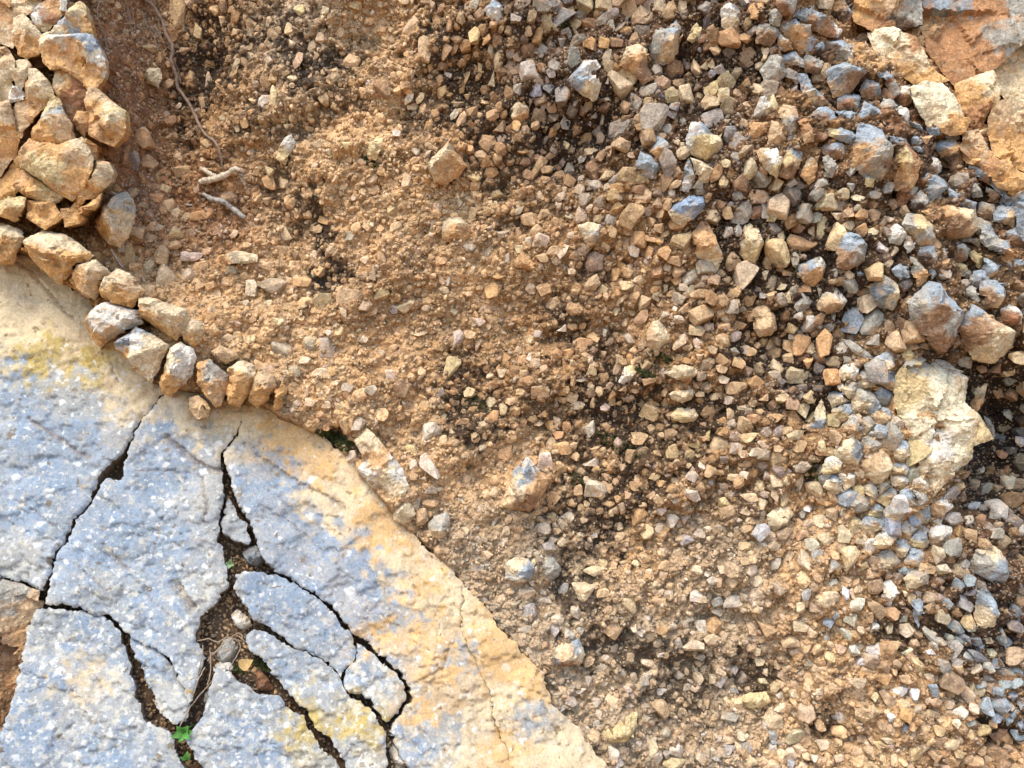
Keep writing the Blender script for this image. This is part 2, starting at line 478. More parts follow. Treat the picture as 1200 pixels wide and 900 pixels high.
# hollows and dark recesses in the face: x, y, rx, ry, depth (m)
for (hx, hy, hr, hs, hd) in [(400, 188, 26, 14, .022), (470, 62, 26, 26, .012), (852, 725, 26, 22, .035), (668, 192, 34, 22, .03), (655, 400, 26, 14, .025),
                             (800, 78, 26, 22, .03), (875, 62, 34, 30, .03), (690, 145, 40, 26, .03), (1178, 490, 40, 60, .05), (1175, 570, 36, 40, .03),
                             (558, 570, 18, 26, .012), (385, 325, 16, 22, .02), (5, 850, 30, 40, .05), (905, 398, 40, 22, .02), (1010, 610, 24, 12, .02), (225, 172, 14, 9, .03),
                             (330, 258, 14, 10, .015), (1180, 865, 30, 26, .03), (870, 540, 30, 12, .02), (385, 512, 22, 10, .02), (790, 335, 30, 24, .02),
                             (1065, 738, 18, 24, .02), (240, 60, 18, 70, .03), (560, 115, 40, 80, .03), (640, 150, 30, 40, .025), (955, 88, 22, 18, .035), (1010, 108, 22, 14, .035), (1110, 190, 22, 24, .045), (1148, 255, 18, 40, .035), (1060, 232, 36, 16, .025), (1140, 320, 16, 30, .035), (1072, 402, 20, 24, .03), (930, 440, 40, 16, .02), (880, 300, 24, 50, .02), (1048, 128, 22, 10, .02), (980, 130, 26, 14, .02)]:
    q = ((PX - hx) / hr) ** 2 + ((PY - hy) / hs) ** 2
    DD -= hd * np.exp(-q * 1.2)
# outside the photo the ground meets the foot of the face
tint = grid_lookup(MGRID, PX, PY, 50)
soil = lin((100, 78, 58)) * ALB
inslab = (sstep(-2, 6, sl_in))[..., None]
low = sstep(60, 20, PX) * sstep(640, 700, PY)
tint = tint * (1 - inslab) + (soil[None, None] * (1 - low[..., None]) + (lin((172, 132, 92)) * ALB)[None, None] * low[..., None]) * inslab
patch = fbm(PX / 60.0, PY / 60.0, 90, 5, 0.6)
tint = tint * (1 + 0.28 * patch[..., None]) * np.array([1.0, 1.0 - 0.0, 1.0])
hue = fbm(PX / 38.0, PY / 38.0, 97, 4, 0.6)[..., None]
tint = tint * (1 + hue * np.array([0.06, 0.0, -0.09]))
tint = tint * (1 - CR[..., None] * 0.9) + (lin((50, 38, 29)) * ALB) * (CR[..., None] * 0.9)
ny, nx = XX.shape
idx = np.arange(nx * ny).reshape(ny, nx)
quads = np.stack([idx[:-1, :-1], idx[:-1, 1:], idx[1:, 1:], idx[1:, :-1]], -1).reshape(-1, 4)
VV = np.stack([XX, -DD, ZZ], -1).reshape(-1, 3)
cliff = link("breccia_cliff", np_mesh("breccia_cliff", VV, quads, tint.reshape(-1, 3), smooth=True), M_MATRIX)
tag(cliff, "tan brown breccia rock face packed with angular stones", None, None, "structure")

def sample(A, x, z):
    """bilinear read of a cliff array at world x, z"""
    iu = np.clip(np.searchsorted(GX, x) - 1, 0, nx - 2); iv = np.clip(np.searchsorted(GZ, z) - 1, 0, ny - 2)
    fu = (x - GX[iu]) / (GX[iu + 1] - GX[iu]); fv = (z - GZ[iv]) / (GZ[iv + 1] - GZ[iv])
    if A.ndim == 3: fu = fu[..., None]; fv = fv[..., None]
    return (A[iv, iu] * (1 - fu) + A[iv, iu + 1] * fu) * (1 - fv) + (A[iv + 1, iu] * (1 - fu) + A[iv + 1, iu + 1] * fu) * fv

def on_cliff(px, py):
    """where the sight line of a photo pixel meets the cliff: x, z, depth"""
    px = np.asarray(px, float); py = np.asarray(py, float)
    d = macro_d(px, py)
    for _ in range(3):
        x, z = to_wall(px, py, d)
        d = 0.4 * d + 0.6 * sample(DD, x, z)
    x, z = to_wall(px, py, d)
    return x, z, sample(DD, x, z)

# ------------------------------------------------------------------ stone shapes
def hull_stone(npts, bevel, seed, rough_it=False):
    r = np.random.default_rng(seed)
    bm = bmesh.new()
    P = r.normal(size=(npts, 3)); P /= np.linalg.norm(P, axis=1)[:, None]
    P *= (0.75 + 0.35 * r.random((npts, 1)))
    # boxier than a ball
    P = np.sign(P) * np.abs(P) ** 0.8
    for p in P: bm.verts.new(p)
    bmesh.ops.convex_hull(bm, input=bm.verts)
    for v in [v for v in bm.verts if not v.link_faces]: bm.verts.remove(v)
    if bevel:
        bmesh.ops.dissolve_limit(bm, angle_limit=R(17), verts=bm.verts, edges=bm.edges)
        bmesh.ops.bevel(bm, geom=list(bm.edges), offset=bevel, segments=1, affect='EDGES', profile=0.6, clamp_overlap=True)
        bmesh.ops.triangulate(bm, faces=bm.faces)
        if rough_it:
            bmesh.ops.subdivide_edges(bm, edges=[e for e in bm.edges if e.calc_length() > 0.3], cuts=1, use_grid_fill=True)
            bmesh.ops.triangulate(bm, faces=bm.faces)
            for v in bm.verts:
                v.co *= 1 + r.normal() * 0.022
    bmesh.ops.triangulate(bm, faces=bm.faces)
    bmesh.ops.recalc_face_normals(bm, faces=bm.faces)
    V = np.array([v.co[:] for v in bm.verts]); F = np.array([[v.index for v in f.verts] for f in bm.faces]) if False else None
    bm.verts.index_update()
    F = np.array([[v.index for v in f.verts] for f in bm.faces])
    bm.free()
    lo, hi = V.min(0), V.max(0)
    V = (V - (lo + hi) / 2) / (hi - lo)          # unit bounding box
    return V, F

BIG = [hull_stone(13 + k % 6, 0.07, 100 + k, True) for k in range(26)]
MED = [hull_stone(10 + k % 4, 0.05, 300 + k) for k in range(20)]
SMALL = [hull_stone(9 + k % 3, 0, 500 + k) for k in range(24)]
TINY = [hull_stone(7, 0, 700 + k) for k in range(16)]
BIG_ME = [np_mesh("stone", V, F) for V, F in BIG]
for me in BIG_ME: me.materials.append(M_STONE_OBJ)

# ------------------------------------------------------------------ blocks traced from the photograph, with facets
def densify(poly, step, jit, seed):
    r = np.random.default_rng(seed)
    out = []
    n = len(poly)
    for i in range(n):
        a = np.array(poly[i], float); b = np.array(poly[(i + 1) % n], float)
        L = np.linalg.norm(b - a); k = max(1, int(round(L / step)))
        nrm = np.array([-(b - a)[1], (b - a)[0]]) / max(L, 1e-6)
        for j in range(k):
            p = a + (b - a) * (j / k)
            if j: p = p + nrm * r.normal() * jit
            out.append(p)
    return np.array(out)

def shrink(poly, k):
    P = np.array(poly, float); c = P.mean(0)
    return (c + (P - c) * k).tolist()

def cdt(points, ring_n):
    edges = [(i, (i + 1) % ring_n) for i in range(ring_n)]
    r = delaunay_2d_cdt([Vector((float(p[0]), float(p[1]))) for p in points], edges, [], 1, 1e-4)
    V = np.array([v[:] for v in r[0]]); F = np.array([f[:] for f in r[2] if len(f) == 3])
    return V, F

def facet_height(P, corners, tops):
    """piecewise planar height over the sparse triangulation of corners (h given) and tops"""
    pts = [(x, y) for x, y, h in corners] + [(x, y) for x, y, h in tops]
    hs = [h for *_, h in corners] + [h for *_, h in tops]
    V, F = cdt(pts, len(corners))
    H = np.zeros(len(V))
    A = np.array(pts); hs = np.array(hs)
    for i, v in enumerate(V):
        H[i] = hs[np.argmin(((A - v) ** 2).sum(1))]
    out = np.full(len(P), np.nan)
    for f in F:
        a, b, c = V[f[0]], V[f[1]], V[f[2]]
        den = (b[1] - c[1]) * (a[0] - c[0]) + (c[0] - b[0]) * (a[1] - c[1])
        if abs(den) < 1e-9: continue
        l1 = ((b[1] - c[1]) * (P[:, 0] - c[0]) + (c[0] - b[0]) * (P[:, 1] - c[1])) / den
        l2 = ((c[1] - a[1]) * (P[:, 0] - c[0]) + (a[0] - c[0]) * (P[:, 1] - c[1])) / den
        l3 = 1 - l1 - l2
        m = (l1 > -0.02) & (l2 > -0.02) & (l3 > -0.02)
        val = l1 * H[f[0]] + l2 * H[f[1]] + l3 * H[f[2]]
        out = np.where(m & np.isnan(out), val, out)
    near = np.array([hs[np.argmin(((A - p) ** 2).sum(1))] for p in P[np.isnan(out)]]) if np.isnan(out).any() else None
    if near is not None: out[np.isnan(out)] = near
    return out

def patch_colour(P, patches, seed, soft=14.0, pw=3.0):
    """blend of named tones by nearness to marked points, with ragged borders"""
    wx = fbm(P[:, 0] / 17, P[:, 1] / 17, seed, 4, 0.6) * soft; wy = fbm(P[:, 0] / 17 + 50, P[:, 1] / 17, seed + 9, 4, 0.6) * soft
    Q = np.stack([P[:, 0] + wx, P[:, 1] + wy], 1)
    num = 0; den = 0
    for (x, y, t) in patches:
        w = 1.0 / (((Q[:, 0] - x) ** 2 + (Q[:, 1] - y) ** 2) + 4.0) ** pw
        num = num + w[:, None] * (TONE[t] if isinstance(t, str) else t); den = den + w[:, None]
    return num / den

def block(name, poly, tops=None, height=0.02, rim=0.3, back=0.03, step=2.6, rough=0.0016, tone='t', patches=None, seed=1, mat=None, parent=None, flare=1.02, base=None, chip=1.0, rimvar=0.8, edge=0.12):
    """one solid stone: traced outline, facets over it, walls that run back into the face"""
    r = np.random.default_rng(seed)
    poly = [tuple(map(float, p)) for p in poly]
    P0 = np.array(poly); c = P0.mean(0)
    size = math.sqrt(abs(0.5 * np.sum(P0[:, 0] * np.roll(P0[:, 1], -1) - np.roll(P0[:, 0], -1) * P0[:, 1])))
    step = min(step, size / 8)
    if tops is None:
        tops = []
        k = 3 if size < 34 else 5
        a0 = r.random() * 6.28
        for j in range(k):
            a = a0 + j * 6.28 / k + r.normal() * 0.3
            q = c + np.array([math.cos(a), math.sin(a)]) * size * (0.16 + 0.14 * r.random())
            tops.append((q[0], q[1], 0.75 + 0.5 * r.random() + 0.1 * (q[1] - c[1]) / size))
    corners = [(x, y, rim * (1 - rimvar / 2 + rimvar * r.random())) for x, y in poly]
    ring = densify(poly, step, step * 0.14, seed)
    gx = np.arange(P0[:, 0].min(), P0[:, 0].max(), step); gy = np.arange(P0[:, 1].min(), P0[:, 1].max(), step)
    G = np.stack(np.meshgrid(gx, gy), -1).reshape(-1, 2); G = G + r.uniform(-.3, .3, G.shape) * step
    G = G[poly_dist(G[:, 0], G[:, 1], ring.tolist()) > step * 0.55]
    V, F = cdt(np.concatenate([ring, G]), len(ring))
    H = facet_height(V, corners, tops) * height
    dist = np.maximum(poly_dist(V[:, 0], V[:, 1], ring.tolist()), 0)
    er = max(2.0, size * 0.05)
    H -= height * edge * (1 - np.clip(dist / er, 0, 1)) ** 2
    # broken surface: small tilted planes, as limestone splits
    for cs, am in ((max(9.0, size * 0.30), 0.10), (max(5.0, size * 0.13), 0.07)):
        nb = max(5, int((np.ptp(P0[:, 0]) + 20) * (np.ptp(P0[:, 1]) + 20) / cs ** 2))
        S = np.stack([r.uniform(P0[:, 0].min() - 10, P0[:, 0].max() + 10, nb), r.uniform(P0[:, 1].min() - 10, P0[:, 1].max() + 10, nb)], 1)
        gr = r.normal(size=(nb, 2)) * am * chip * 1.6 / PPM; of = r.normal(size=nb) * am * chip * cs * 0.35 / PPM
        W_ = V + np.stack([fbm(V[:, 0] / 7, V[:, 1] / 7, seed + 5, 2), fbm(V[:, 0] / 7 + 9, V[:, 1] / 7, seed + 6, 2)], 1) * 1.5
        dd2 = ((W_[:, None, :] - S[None]) ** 2).sum(2); nn = dd2.argmin(1)
        H += ((V - S[nn]) * gr[nn]).sum(1) + of[nn]
    H += fbm(V[:, 0] / 8 + seed, V[:, 1] / 8, seed, 4, 0.62) * rough * 0.6
    if base is None:
        x0, z0, d0 = on_cliff(c[0], c[1])
        ex, ez, ed = on_cliff(P0[:, 0], P0[:, 1])
        d0 = float(0.5 * d0 + 0.5 * np.median(ed))
    else:
        d0 = base
    k = persp(d0 + height * 0.7)
    X = (V[:, 0] - 600) / PPM * k; Z = CZ + (450 - V[:, 1]) / PPM * k
    cx_, cz_ = (c[0] - 600) / PPM * k, CZ + (450 - c[1]) / PPM * k
    # boundary of the triangulation -> walls
    cnt = {}
    for f in F:
        for i in range(3):
            e = (f[i], f[(i + 1) % 3]); cnt[tuple(sorted(e))] = cnt.get(tuple(sorted(e)), 0) + 1
    bd = [e for f in F for e in ((f[0], f[1]), (f[1], f[2]), (f[2], f[0])) if cnt[tuple(sorted(e))] == 1]
    bv = sorted({i for e in bd for i in e}); mp = {v: len(V) + i for i, v in enumerate(bv)}
    front = np.stack([X - cx_, -H, Z - cz_], 1)
    lean = (back + height * 0.5) / (CAM_D - d0)          # the stone's axis leans away from the middle of the face, as the bedding fans out
    mid_ = np.stack([(X[bv] - cx_) * flare + cx_ * lean, np.full(len(bv), back), (Z[bv] - cz_) * flare + (cz_ - CZ) * lean], 1)
    VV_ = np.concatenate([front, mid_, [[cx_ * lean, back, (cz_ - CZ) * lean]]])
    ci = len(VV_) - 1
    FF = [list(f) for f in F]
    for a, b_ in bd:
        FF.append([b_, a, mp[a]]); FF.append([b_, mp[a], mp[b_]]); FF.append([mp[b_], mp[a], ci])
    patches = patches or [(c[0], c[1], tone)]
    cols = patch_colour(np.concatenate([V, V[bv], [c]]), patches, seed + 31, soft=min(12, size * 0.25), pw=4.0)
    me = np_mesh(name, VV_, FF, cols, smooth=False)
    bm = bmesh.new(); bm.from_mesh(me); bmesh.ops.recalc_face_normals(bm, faces=bm.faces); bm.to_mesh(me); bm.free()
    o = link(name, me, mat or M_STONE, parent)
    o.location = (cx_, -d0, cz_)
    return o

def empty(name, px, py, d):
    o = bpy.data.objects.new(name, None)
    o.empty_display_size = 0.05
    x, z = to_wall(px, py, d)
    o.location = (x, -d, z)
    COL.objects.link(o)
    return o

def child_of(o, root):
    o.parent = root
    o.location = o.location - root.location

OCCUPIED = []          # circles in photo pixels already taken by placed stones
def occupy(poly):
    P = np.array(poly, float); c = P.mean(0)
    w = np.ptp(P, axis=0)
    n = max(1, int(max(w) / 10))
    for gx in np.linspace(P[:, 0].min(), P[:, 0].max(), n + 2)[1:-1]:
        for gy in np.linspace(P[:, 1].min(), P[:, 1].max(), n + 2)[1:-1]:
            if poly_dist(np.array([gx]), np.array([gy]), poly)[0] > -1:
                OCCUPIED.append((gx, gy, 6.0))

# ------------------------------------------------------------------ the limestone slab
SLAB_TONES = {'B': lin((140, 155, 170)) * ALB, 'G': lin((160, 162, 160)) * ALB, 'C': lin((218, 196, 158)) * ALB, 'O': lin((218, 176, 118)) * ALB,
              'Y': lin((190, 166, 98)) * ALB, 'W': lin((176, 174, 166)) * ALB}
SLAB_MARKS = [(x, y, SLAB_TONES[t]) for x, y, t in [
    (10, 340, 'C'), (60, 375, 'C'), (30, 370, 'C'), (95, 395, 'C'), (105, 425, 'Y'), (60, 412, 'Y'), (20, 395, 'C'), (35, 425, 'Y'), (18, 445, 'B'), (75, 452, 'G'),
    (150, 458, 'C'), (170, 465, 'C'), (40, 500, 'B'), (100, 510, 'B'), (95, 475, 'G'), (60, 560, 'B'), (30, 600, 'B'), (20, 655, 'W'), (215, 490, 'C'), (250, 498, 'C'), (240, 480, 'C'),
    (190, 515, 'B'), (230, 525, 'G'), (215, 545, 'B'), (180, 560, 'B'), (250, 580, 'W'), (150, 610, 'B'), (200, 640, 'B'), (100, 655, 'B'), (240, 690, 'W'), (130, 690, 'G'),
    (290, 492, 'C'), (320, 505, 'O'), (345, 520, 'O'), (380, 550, 'O'), (410, 570, 'C'), (310, 545, 'G'), (330, 565, 'B'), (360, 580, 'C'), (295, 580, 'B'), (340, 610, 'B'), (380, 630, 'B'),
    (400, 600, 'C'), (430, 600, 'O'), (455, 630, 'O'), (420, 660, 'B'), (465, 665, 'C'), (490, 690, 'O'), (520, 700, 'C'), (440, 695, 'B'), (470, 720, 'G'), (500, 735, 'O'), (530, 715, 'C'),
    (565, 745, 'O'), (540, 770, 'G'), (520, 780, 'O'), (600, 785, 'O'), (570, 830, 'C'), (625, 840, 'G'), (500, 830, 'O'), (490, 870, 'B'), (545, 880, 'C'), (640, 880, 'C'), (450, 745, 'O'),
    (600, 820, 'C'), (680, 890, 'C'), (620, 800, 'O'), (580, 770, 'O'), (520, 860, 'G'), (590, 880, 'O'),
    (380, 740, 'B'), (350, 700, 'B'), (310, 690, 'B'), (340, 800, 'B'), (365, 800, 'G'), (360, 850, 'Y'), (425, 845, 'Y'), (420, 790, 'B'), (455, 800, 'G'), (290, 850, 'B'), (310, 880, 'B'), (270, 810, 'G'),
    (100, 740, 'B'), (60, 800, 'B'), (100, 800, 'C'), (30, 850, 'B'), (130, 880, 'B'), (60, 740, 'G'), (170, 780, 'B'), (190, 830, 'W'), (120, 830, 'G'), (400, 880, 'G'), (275, 605, 'G'), (180, 700, 'B')]]
LICHEN = [(40, 350, .1), (60, 480, .35), (150, 500, .3), (60, 600, .6), (170, 600, .7), (200, 700, .8), (90, 820, .9), (180, 860, .8), (300, 870, .9), (370, 760, .7), (430, 800, 1.0),
          (400, 860, .9), (330, 600, .2), (420, 640, .1), (480, 720, .15), (560, 800, .2), (500, 860, .75), (650, 880, .15), (330, 540, .1), (240, 560, .5), (350, 720, .6)]
# shallow open cracks on the blocks: points, width px, depth m
GROOVES = [([(35, 490), (55, 505), (75, 517), (90, 528), (104, 536)], 3.5, .006), ([(195, 512), (212, 527), (230, 541), (246, 550), (262, 553)], 4.5, .012),
           ([(123, 636), (134, 652), (142, 662), (152, 667)], 2.6, .007), ([(205, 683), (215, 697), (226, 712)], 6.5, .018), ([(300, 533), (318, 545), (335, 556), (355, 567), (382, 580), (405, 594)], 2.3, .009),
           ([(480, 800), (492, 795), (506, 789), (520, 780), (526, 760)], 1.7, .008), ([(12, 302), (37, 319), (60, 345), (78, 366), (89, 374)], 2.0, .008), ([(160, 551), (195, 551), (235, 555)], 1.3, .004),
           ([(66, 867), (78, 856), (86, 849)], 1.5, .006), ([(0, 570), (30, 590), (60, 612), (84, 624)], 1.4, .004), ([(520, 870), (528, 890), (532, 905)], 1.6, .006),
           ([(240, 612), (246, 590), (240, 570), (238, 556)], 2.4, .007), ([(570, 845), (600, 846), (626, 838), (640, 836)], 1.4, .004), ([(130, 425), (132, 436), (138, 446)], 2.0, .008), ([(490, 850), (500, 858)], 2.0, .006), ([(300, 585), (340, 612), (385, 650)], .9, .003), ([(90, 660), (130, 690), (170, 695), (200, 720)], .9, .003), ([(60, 760), (95, 775), (120, 800)], .8, .003), ([(420, 640), (450, 690), (462, 730)], .8, .003), ([(215, 580), (190, 610), (180, 650)], .8, .003), ([(500, 700), (515, 730), (510, 770), (520, 800)], .9, .003), ([(260, 830), (300, 850), (340, 880)], .8, .003), ([(100, 850), (130, 842), (165, 852)], .8, .003), ([(620, 790), (640, 830), (655, 870)], .9, .003)]

def seg_dist(P, pts):
    d = np.full(len(P), 1e9)
    for a, b in zip(pts[:-1], pts[1:]):
        a = np.array(a, float); b = np.array(b, float); e = b - a
        t = np.clip(((P - a) @ e) / (e @ e), 0, 1)
        d = np.minimum(d, np.linalg.norm(P - a - t[:, None] * e, axis=1))
    return d

def slab_block(poly, seed, parent, lift=0.0, step=2.3, er=9.0, drop=0.009, grow=1.5):
    ring = densify(poly, step, 0.7, seed)
    tg = np.roll(ring, -1, 0) - np.roll(ring, 1, 0); tg /= np.linalg.norm(tg, axis=1)[:, None] + 1e-9
    ar = np.sum(ring[:, 0] * np.roll(ring[:, 1], -1) - np.roll(ring[:, 0], -1) * ring[:, 1])
    on = np.stack([tg[:, 1], -tg[:, 0]], 1) * (1 if ar > 0 else -1)
    ring = ring + on * (grow + 1.3 * fbm(ring[:, 0] / 26, ring[:, 1] / 26, 66, 3))[:, None]
    q = ring.copy()
    for wl, am, sd in ((40, 3.2, 61), (15, 2.2, 63), (6, 0.9, 65)):
        f = np.stack([noise2(q[:, 0] / wl, q[:, 1] / wl, sd), noise2(q[:, 0] / wl + 40, q[:, 1] / wl, sd + 1)], 1)
        ring = ring + np.sign(f) * np.abs(f) ** 0.7 * am
    gx = np.arange(ring[:, 0].min(), ring[:, 0].max(), step); gy = np.arange(ring[:, 1].min(), ring[:, 1].max(), step)
    r = np.random.default_rng(seed)
    G = np.stack(np.meshgrid(gx, gy), -1).reshape(-1, 2) + r.uniform(-1, 1, (len(gx) * len(gy), 2)) * step * 0.3
    G = G[poly_dist(G[:, 0], G[:, 1], ring.tolist()) > step * 0.5]
    V, F = cdt(np.concatenate([ring, G]), len(ring))
    dist = np.maximum(poly_dist(V[:, 0], V[:, 1], ring.tolist()), 0)
    ew = er * (0.6 + 0.8 * np.clip(0.5 + fbm(V[:, 0] / 30, V[:, 1] / 30, seed + 4, 2), 0, 1))
    H = lift - drop * (1 - np.clip(dist / ew, 0, 1)) ** 2.2
    H += fbm(V[:, 0] / 110, V[:, 1] / 80, 201, 2) * 0.006 + fbm(V[:, 0] / 20, V[:, 1] / 20, 202, 5, 0.6) * 0.0007
    # flaked steps that follow the old fault polish
    st = fbm(V[:, 0] / 55 + 7, V[:, 1] / 38, 210, 4, 0.6)
    H += 0.0032 * sstep(0.05, 0.09, st) + 0.0025 * sstep(-0.32, -0.28, st)
    tl = r.normal(size=2) * 0.006; c = V.mean(0)
    H += ((V - c) / PPM) @ tl
    tint = patch_colour(V, SLAB_MARKS, 77, soft=26, pw=1.45)
    soilc = lin((124, 96, 72)) * ALB
    Q = V + np.stack([fbm(V[:, 0] / 8, V[:, 1] / 8, 5, 3), fbm(V[:, 0] / 8 + 30, V[:, 1] / 8, 6, 3)], 1) * 1.6
    for pts, w, dp in GROOVES:
        g = seg_dist(Q, pts)
        k = sstep(w, w * 0.35, g)
        H -= dp * 0.55 * k
        tint = tint * (1 - 0.5 * k[:, None]) + soilc * 0.5 * k[:, None]
    lich = 0; den = 0
    for x, y, s in LICHEN:
        w = 1 / (((V[:, 0] - x) ** 2 + (V[:, 1] - y) ** 2) + 100) ** 1.3; lich = lich + w * s; den = den + w
    lich = lich / den
    d = slab_d(V[:, 0], V[:, 1])
    X, Z = to_wall(V[:, 0], V[:, 1], d)
    d = d + H
    cnt = {}
    for f in F:
        for i in range(3):
            e = tuple(sorted((f[i], f[(i + 1) % 3]))); cnt[e] = cnt.get(e, 0) + 1
    bd = [e for f in F for e in ((f[0], f[1]), (f[1], f[2]), (f[2], f[0])) if cnt[tuple(sorted(e))] == 1]
    bv = sorted({i for e in bd for i in e}); mp = {v: len(V) + i for i, v in enumerate(bv)}
    cx_, cz_, cd = X.mean(), Z.mean(), d.mean()
    nrm = np.array([0.637 * SLAB_SLOPE, -1.0, 0.771 * SLAB_SLOPE]); nrm /= np.linalg.norm(nrm)
    front = np.stack([X, -d, Z], 1)
    back = front[bv] - nrm * 0.055 + np.stack([r.normal(size=len(bv)) * .001] * 3, 1)
    cpt = back.mean(0)
    nb_ = len(bv); fr2 = front[bv]
    VV_ = np.concatenate([front, back, [cpt], fr2]) - np.array([cx_, -cd, cz_])
    ci_ = len(front) + nb_; m2 = {v: ci_ + 1 + i for i, v in enumerate(bv)}
    FF = [list(f) for f in F]
    for a, b_ in bd:
        FF.append([m2[b_], m2[a], mp[a]]); FF.append([m2[b_], mp[a], mp[b_]]); FF.append([mp[b_], mp[a], ci_])
    wall = np.repeat((lin((140, 124, 106)) * ALB)[None], 2 * len(bv) + 1, 0)
    me = np_mesh("slab_block", VV_, FF, np.concatenate([tint, wall]), smooth=False, extra=("lichen", np.concatenate([lich, np.zeros(2 * len(bv) + 1)])))
    bm = bmesh.new(); bm.from_mesh(me)
    for f in bm.faces:
        q_ = f.calc_center_median(); f.normal_update()
        if max(v.index for v in f.verts) < len(V):
            if f.normal.y > 0: f.normal_flip()
    for f in bm.faces: f.smooth = max(v.index for v in f.verts) < len(V)
    bm.to_mesh(me); bm.free()
    o = link("slab_block", me, M_SLAB)
    o.location = (cx_, -cd, cz_)
    child_of(o, parent)
    return o

slab = empty("limestone_slab", 220, 700, slab_d(220, 700) - 0.03)
tag(slab, "smooth blue grey slab split by cracks, mottled with lichen, ochre along its right edge", "rock slab")
SB = [
    [(-430, 136), (-60, 270), (0, 290), (45, 306), (72, 330), (100, 352), (128, 392), (150, 420), (172, 440), (190, 458), (183, 466), (172, 478), (157, 503), (141, 529), (120, 546), (106, 571), (93, 597), (81, 621), (63, 645), (53, 667), (46, 690), (20, 684), (-60, 655), (-430, 600)],
    [(193, 462), (200, 448), (225, 460), (250, 466), (275, 466), (284, 471), (275, 505), (260, 528), (258, 550), (260, 576), (255, 604), (252, 634), (258, 650), (264, 668), (264, 690), (256, 704), (240, 716), (230, 726), (229, 742), (233, 766), (233, 790), (226, 808), (221, 818), (214, 800), (206, 788), (201, 772), (186, 759), (161, 749), (145, 737), (126, 720), (109, 718), (95, 710), (74, 701), (56, 706), (58, 690), (62, 666), (72, 646), (86, 629), (99, 600), (114, 577), (128, 563), (148, 561), (147, 538), (157, 517), (173, 487)],
    [(44, 715), (75, 714), (94, 720), (106, 724), (118, 724), (134, 740), (140, 754), (142, 771), (149, 790), (157, 806), (161, 826), (169, 841), (184, 850), (199, 857), (206, 876), (212, 900), (222, 1150), (-70, 1150), (-14, 930), (4, 862), (12, 840), (18, 815), (24, 790), (29, 760), (33, 738)],
    [(153, 749), (165, 754), (180, 764), (194, 777), (202, 789), (205, 802), (215, 813), (219, 826), (214, 844), (204, 849), (195, 843), (186, 836), (180, 815), (167, 795), (155, 775), (150, 761)],
    [(250, 784), (262, 787), (275, 794), (288, 803), (302, 813), (324, 816), (334, 832), (354, 842), (364, 860), (379, 881), (397, 903), (420, 1150), (244, 1150), (240, 902), (229, 880), (223, 866), (235, 846), (247, 822), (253, 801)],
    [(293, 745), (300, 739), (318, 746), (330, 754), (346, 760), (363, 774), (383, 785), (394, 796), (402, 808), (409, 822), (424, 827), (433, 832), (443, 847), (449, 856), (450, 900), (470, 1150), (438, 1150), (407, 895), (392, 868), (374, 849), (366, 838), (359, 829), (346, 822), (339, 810), (331, 798), (319, 781), (306, 769), (296, 759)],
    [(278, 672), (300, 666), (318, 673), (344, 684), (372, 703), (393, 726), (414, 747), (414, 763), (413, 775), (404, 788), (397, 794), (384, 780), (369, 769), (345, 754), (325, 741), (308, 731), (297, 719), (285, 700), (278, 688)],
    [(420, 755), (439, 770), (459, 790), (473, 803), (476, 815), (466, 824), (451, 842), (444, 833), (436, 821), (421, 814), (407, 806), (404, 799), (412, 785), (419, 775)],
    [(285, 478), (289, 468), (305, 472), (330, 488), (352, 498), (390, 523), (413, 543), (421, 558), (432, 567), (455, 592), (470, 614), (490, 632), (508, 650), (525, 664), (540, 683), (541, 712), (544, 740), (549, 762), (563, 790), (575, 813), (578, 841), (590, 872), (602, 903), (640, 1150), (520, 1150), (482, 905), (472, 890), (463, 874), (457, 856), (458, 848), (472, 831), (485, 821), (484, 802), (474, 792), (457, 776), (442, 761), (421, 743), (399, 720), (378, 698), (348, 679), (325, 668), (311, 648), (302, 622), (287, 600), (277, 580), (268, 555), (266, 530), (279, 508)],
    [(543, 688), (552, 697), (575, 724), (600, 752), (625, 777), (640, 802), (650, 827), (680, 860), (712, 902), (858, 1130), (852, 1150), (650, 1150), (605, 903), (593, 872), (581, 841), (578, 812), (566, 789), (552, 761), (547, 740), (544, 712)],
    [(264, 585), (274, 599), (288, 619), (290, 637), (275, 633), (259, 627), (261, 606)],
]
for i, p in enumerate(SB):
    small = i in (3, 6, 7, 10, 5)
    slab_block(p, 40 + i, slab, lift=-0.008 if i in (3, 10) else (0.0 if small else 0.001), er=3.5 if small else 4, drop=0.003 if small else 0.0035, grow=1.7 if small else 1.9)

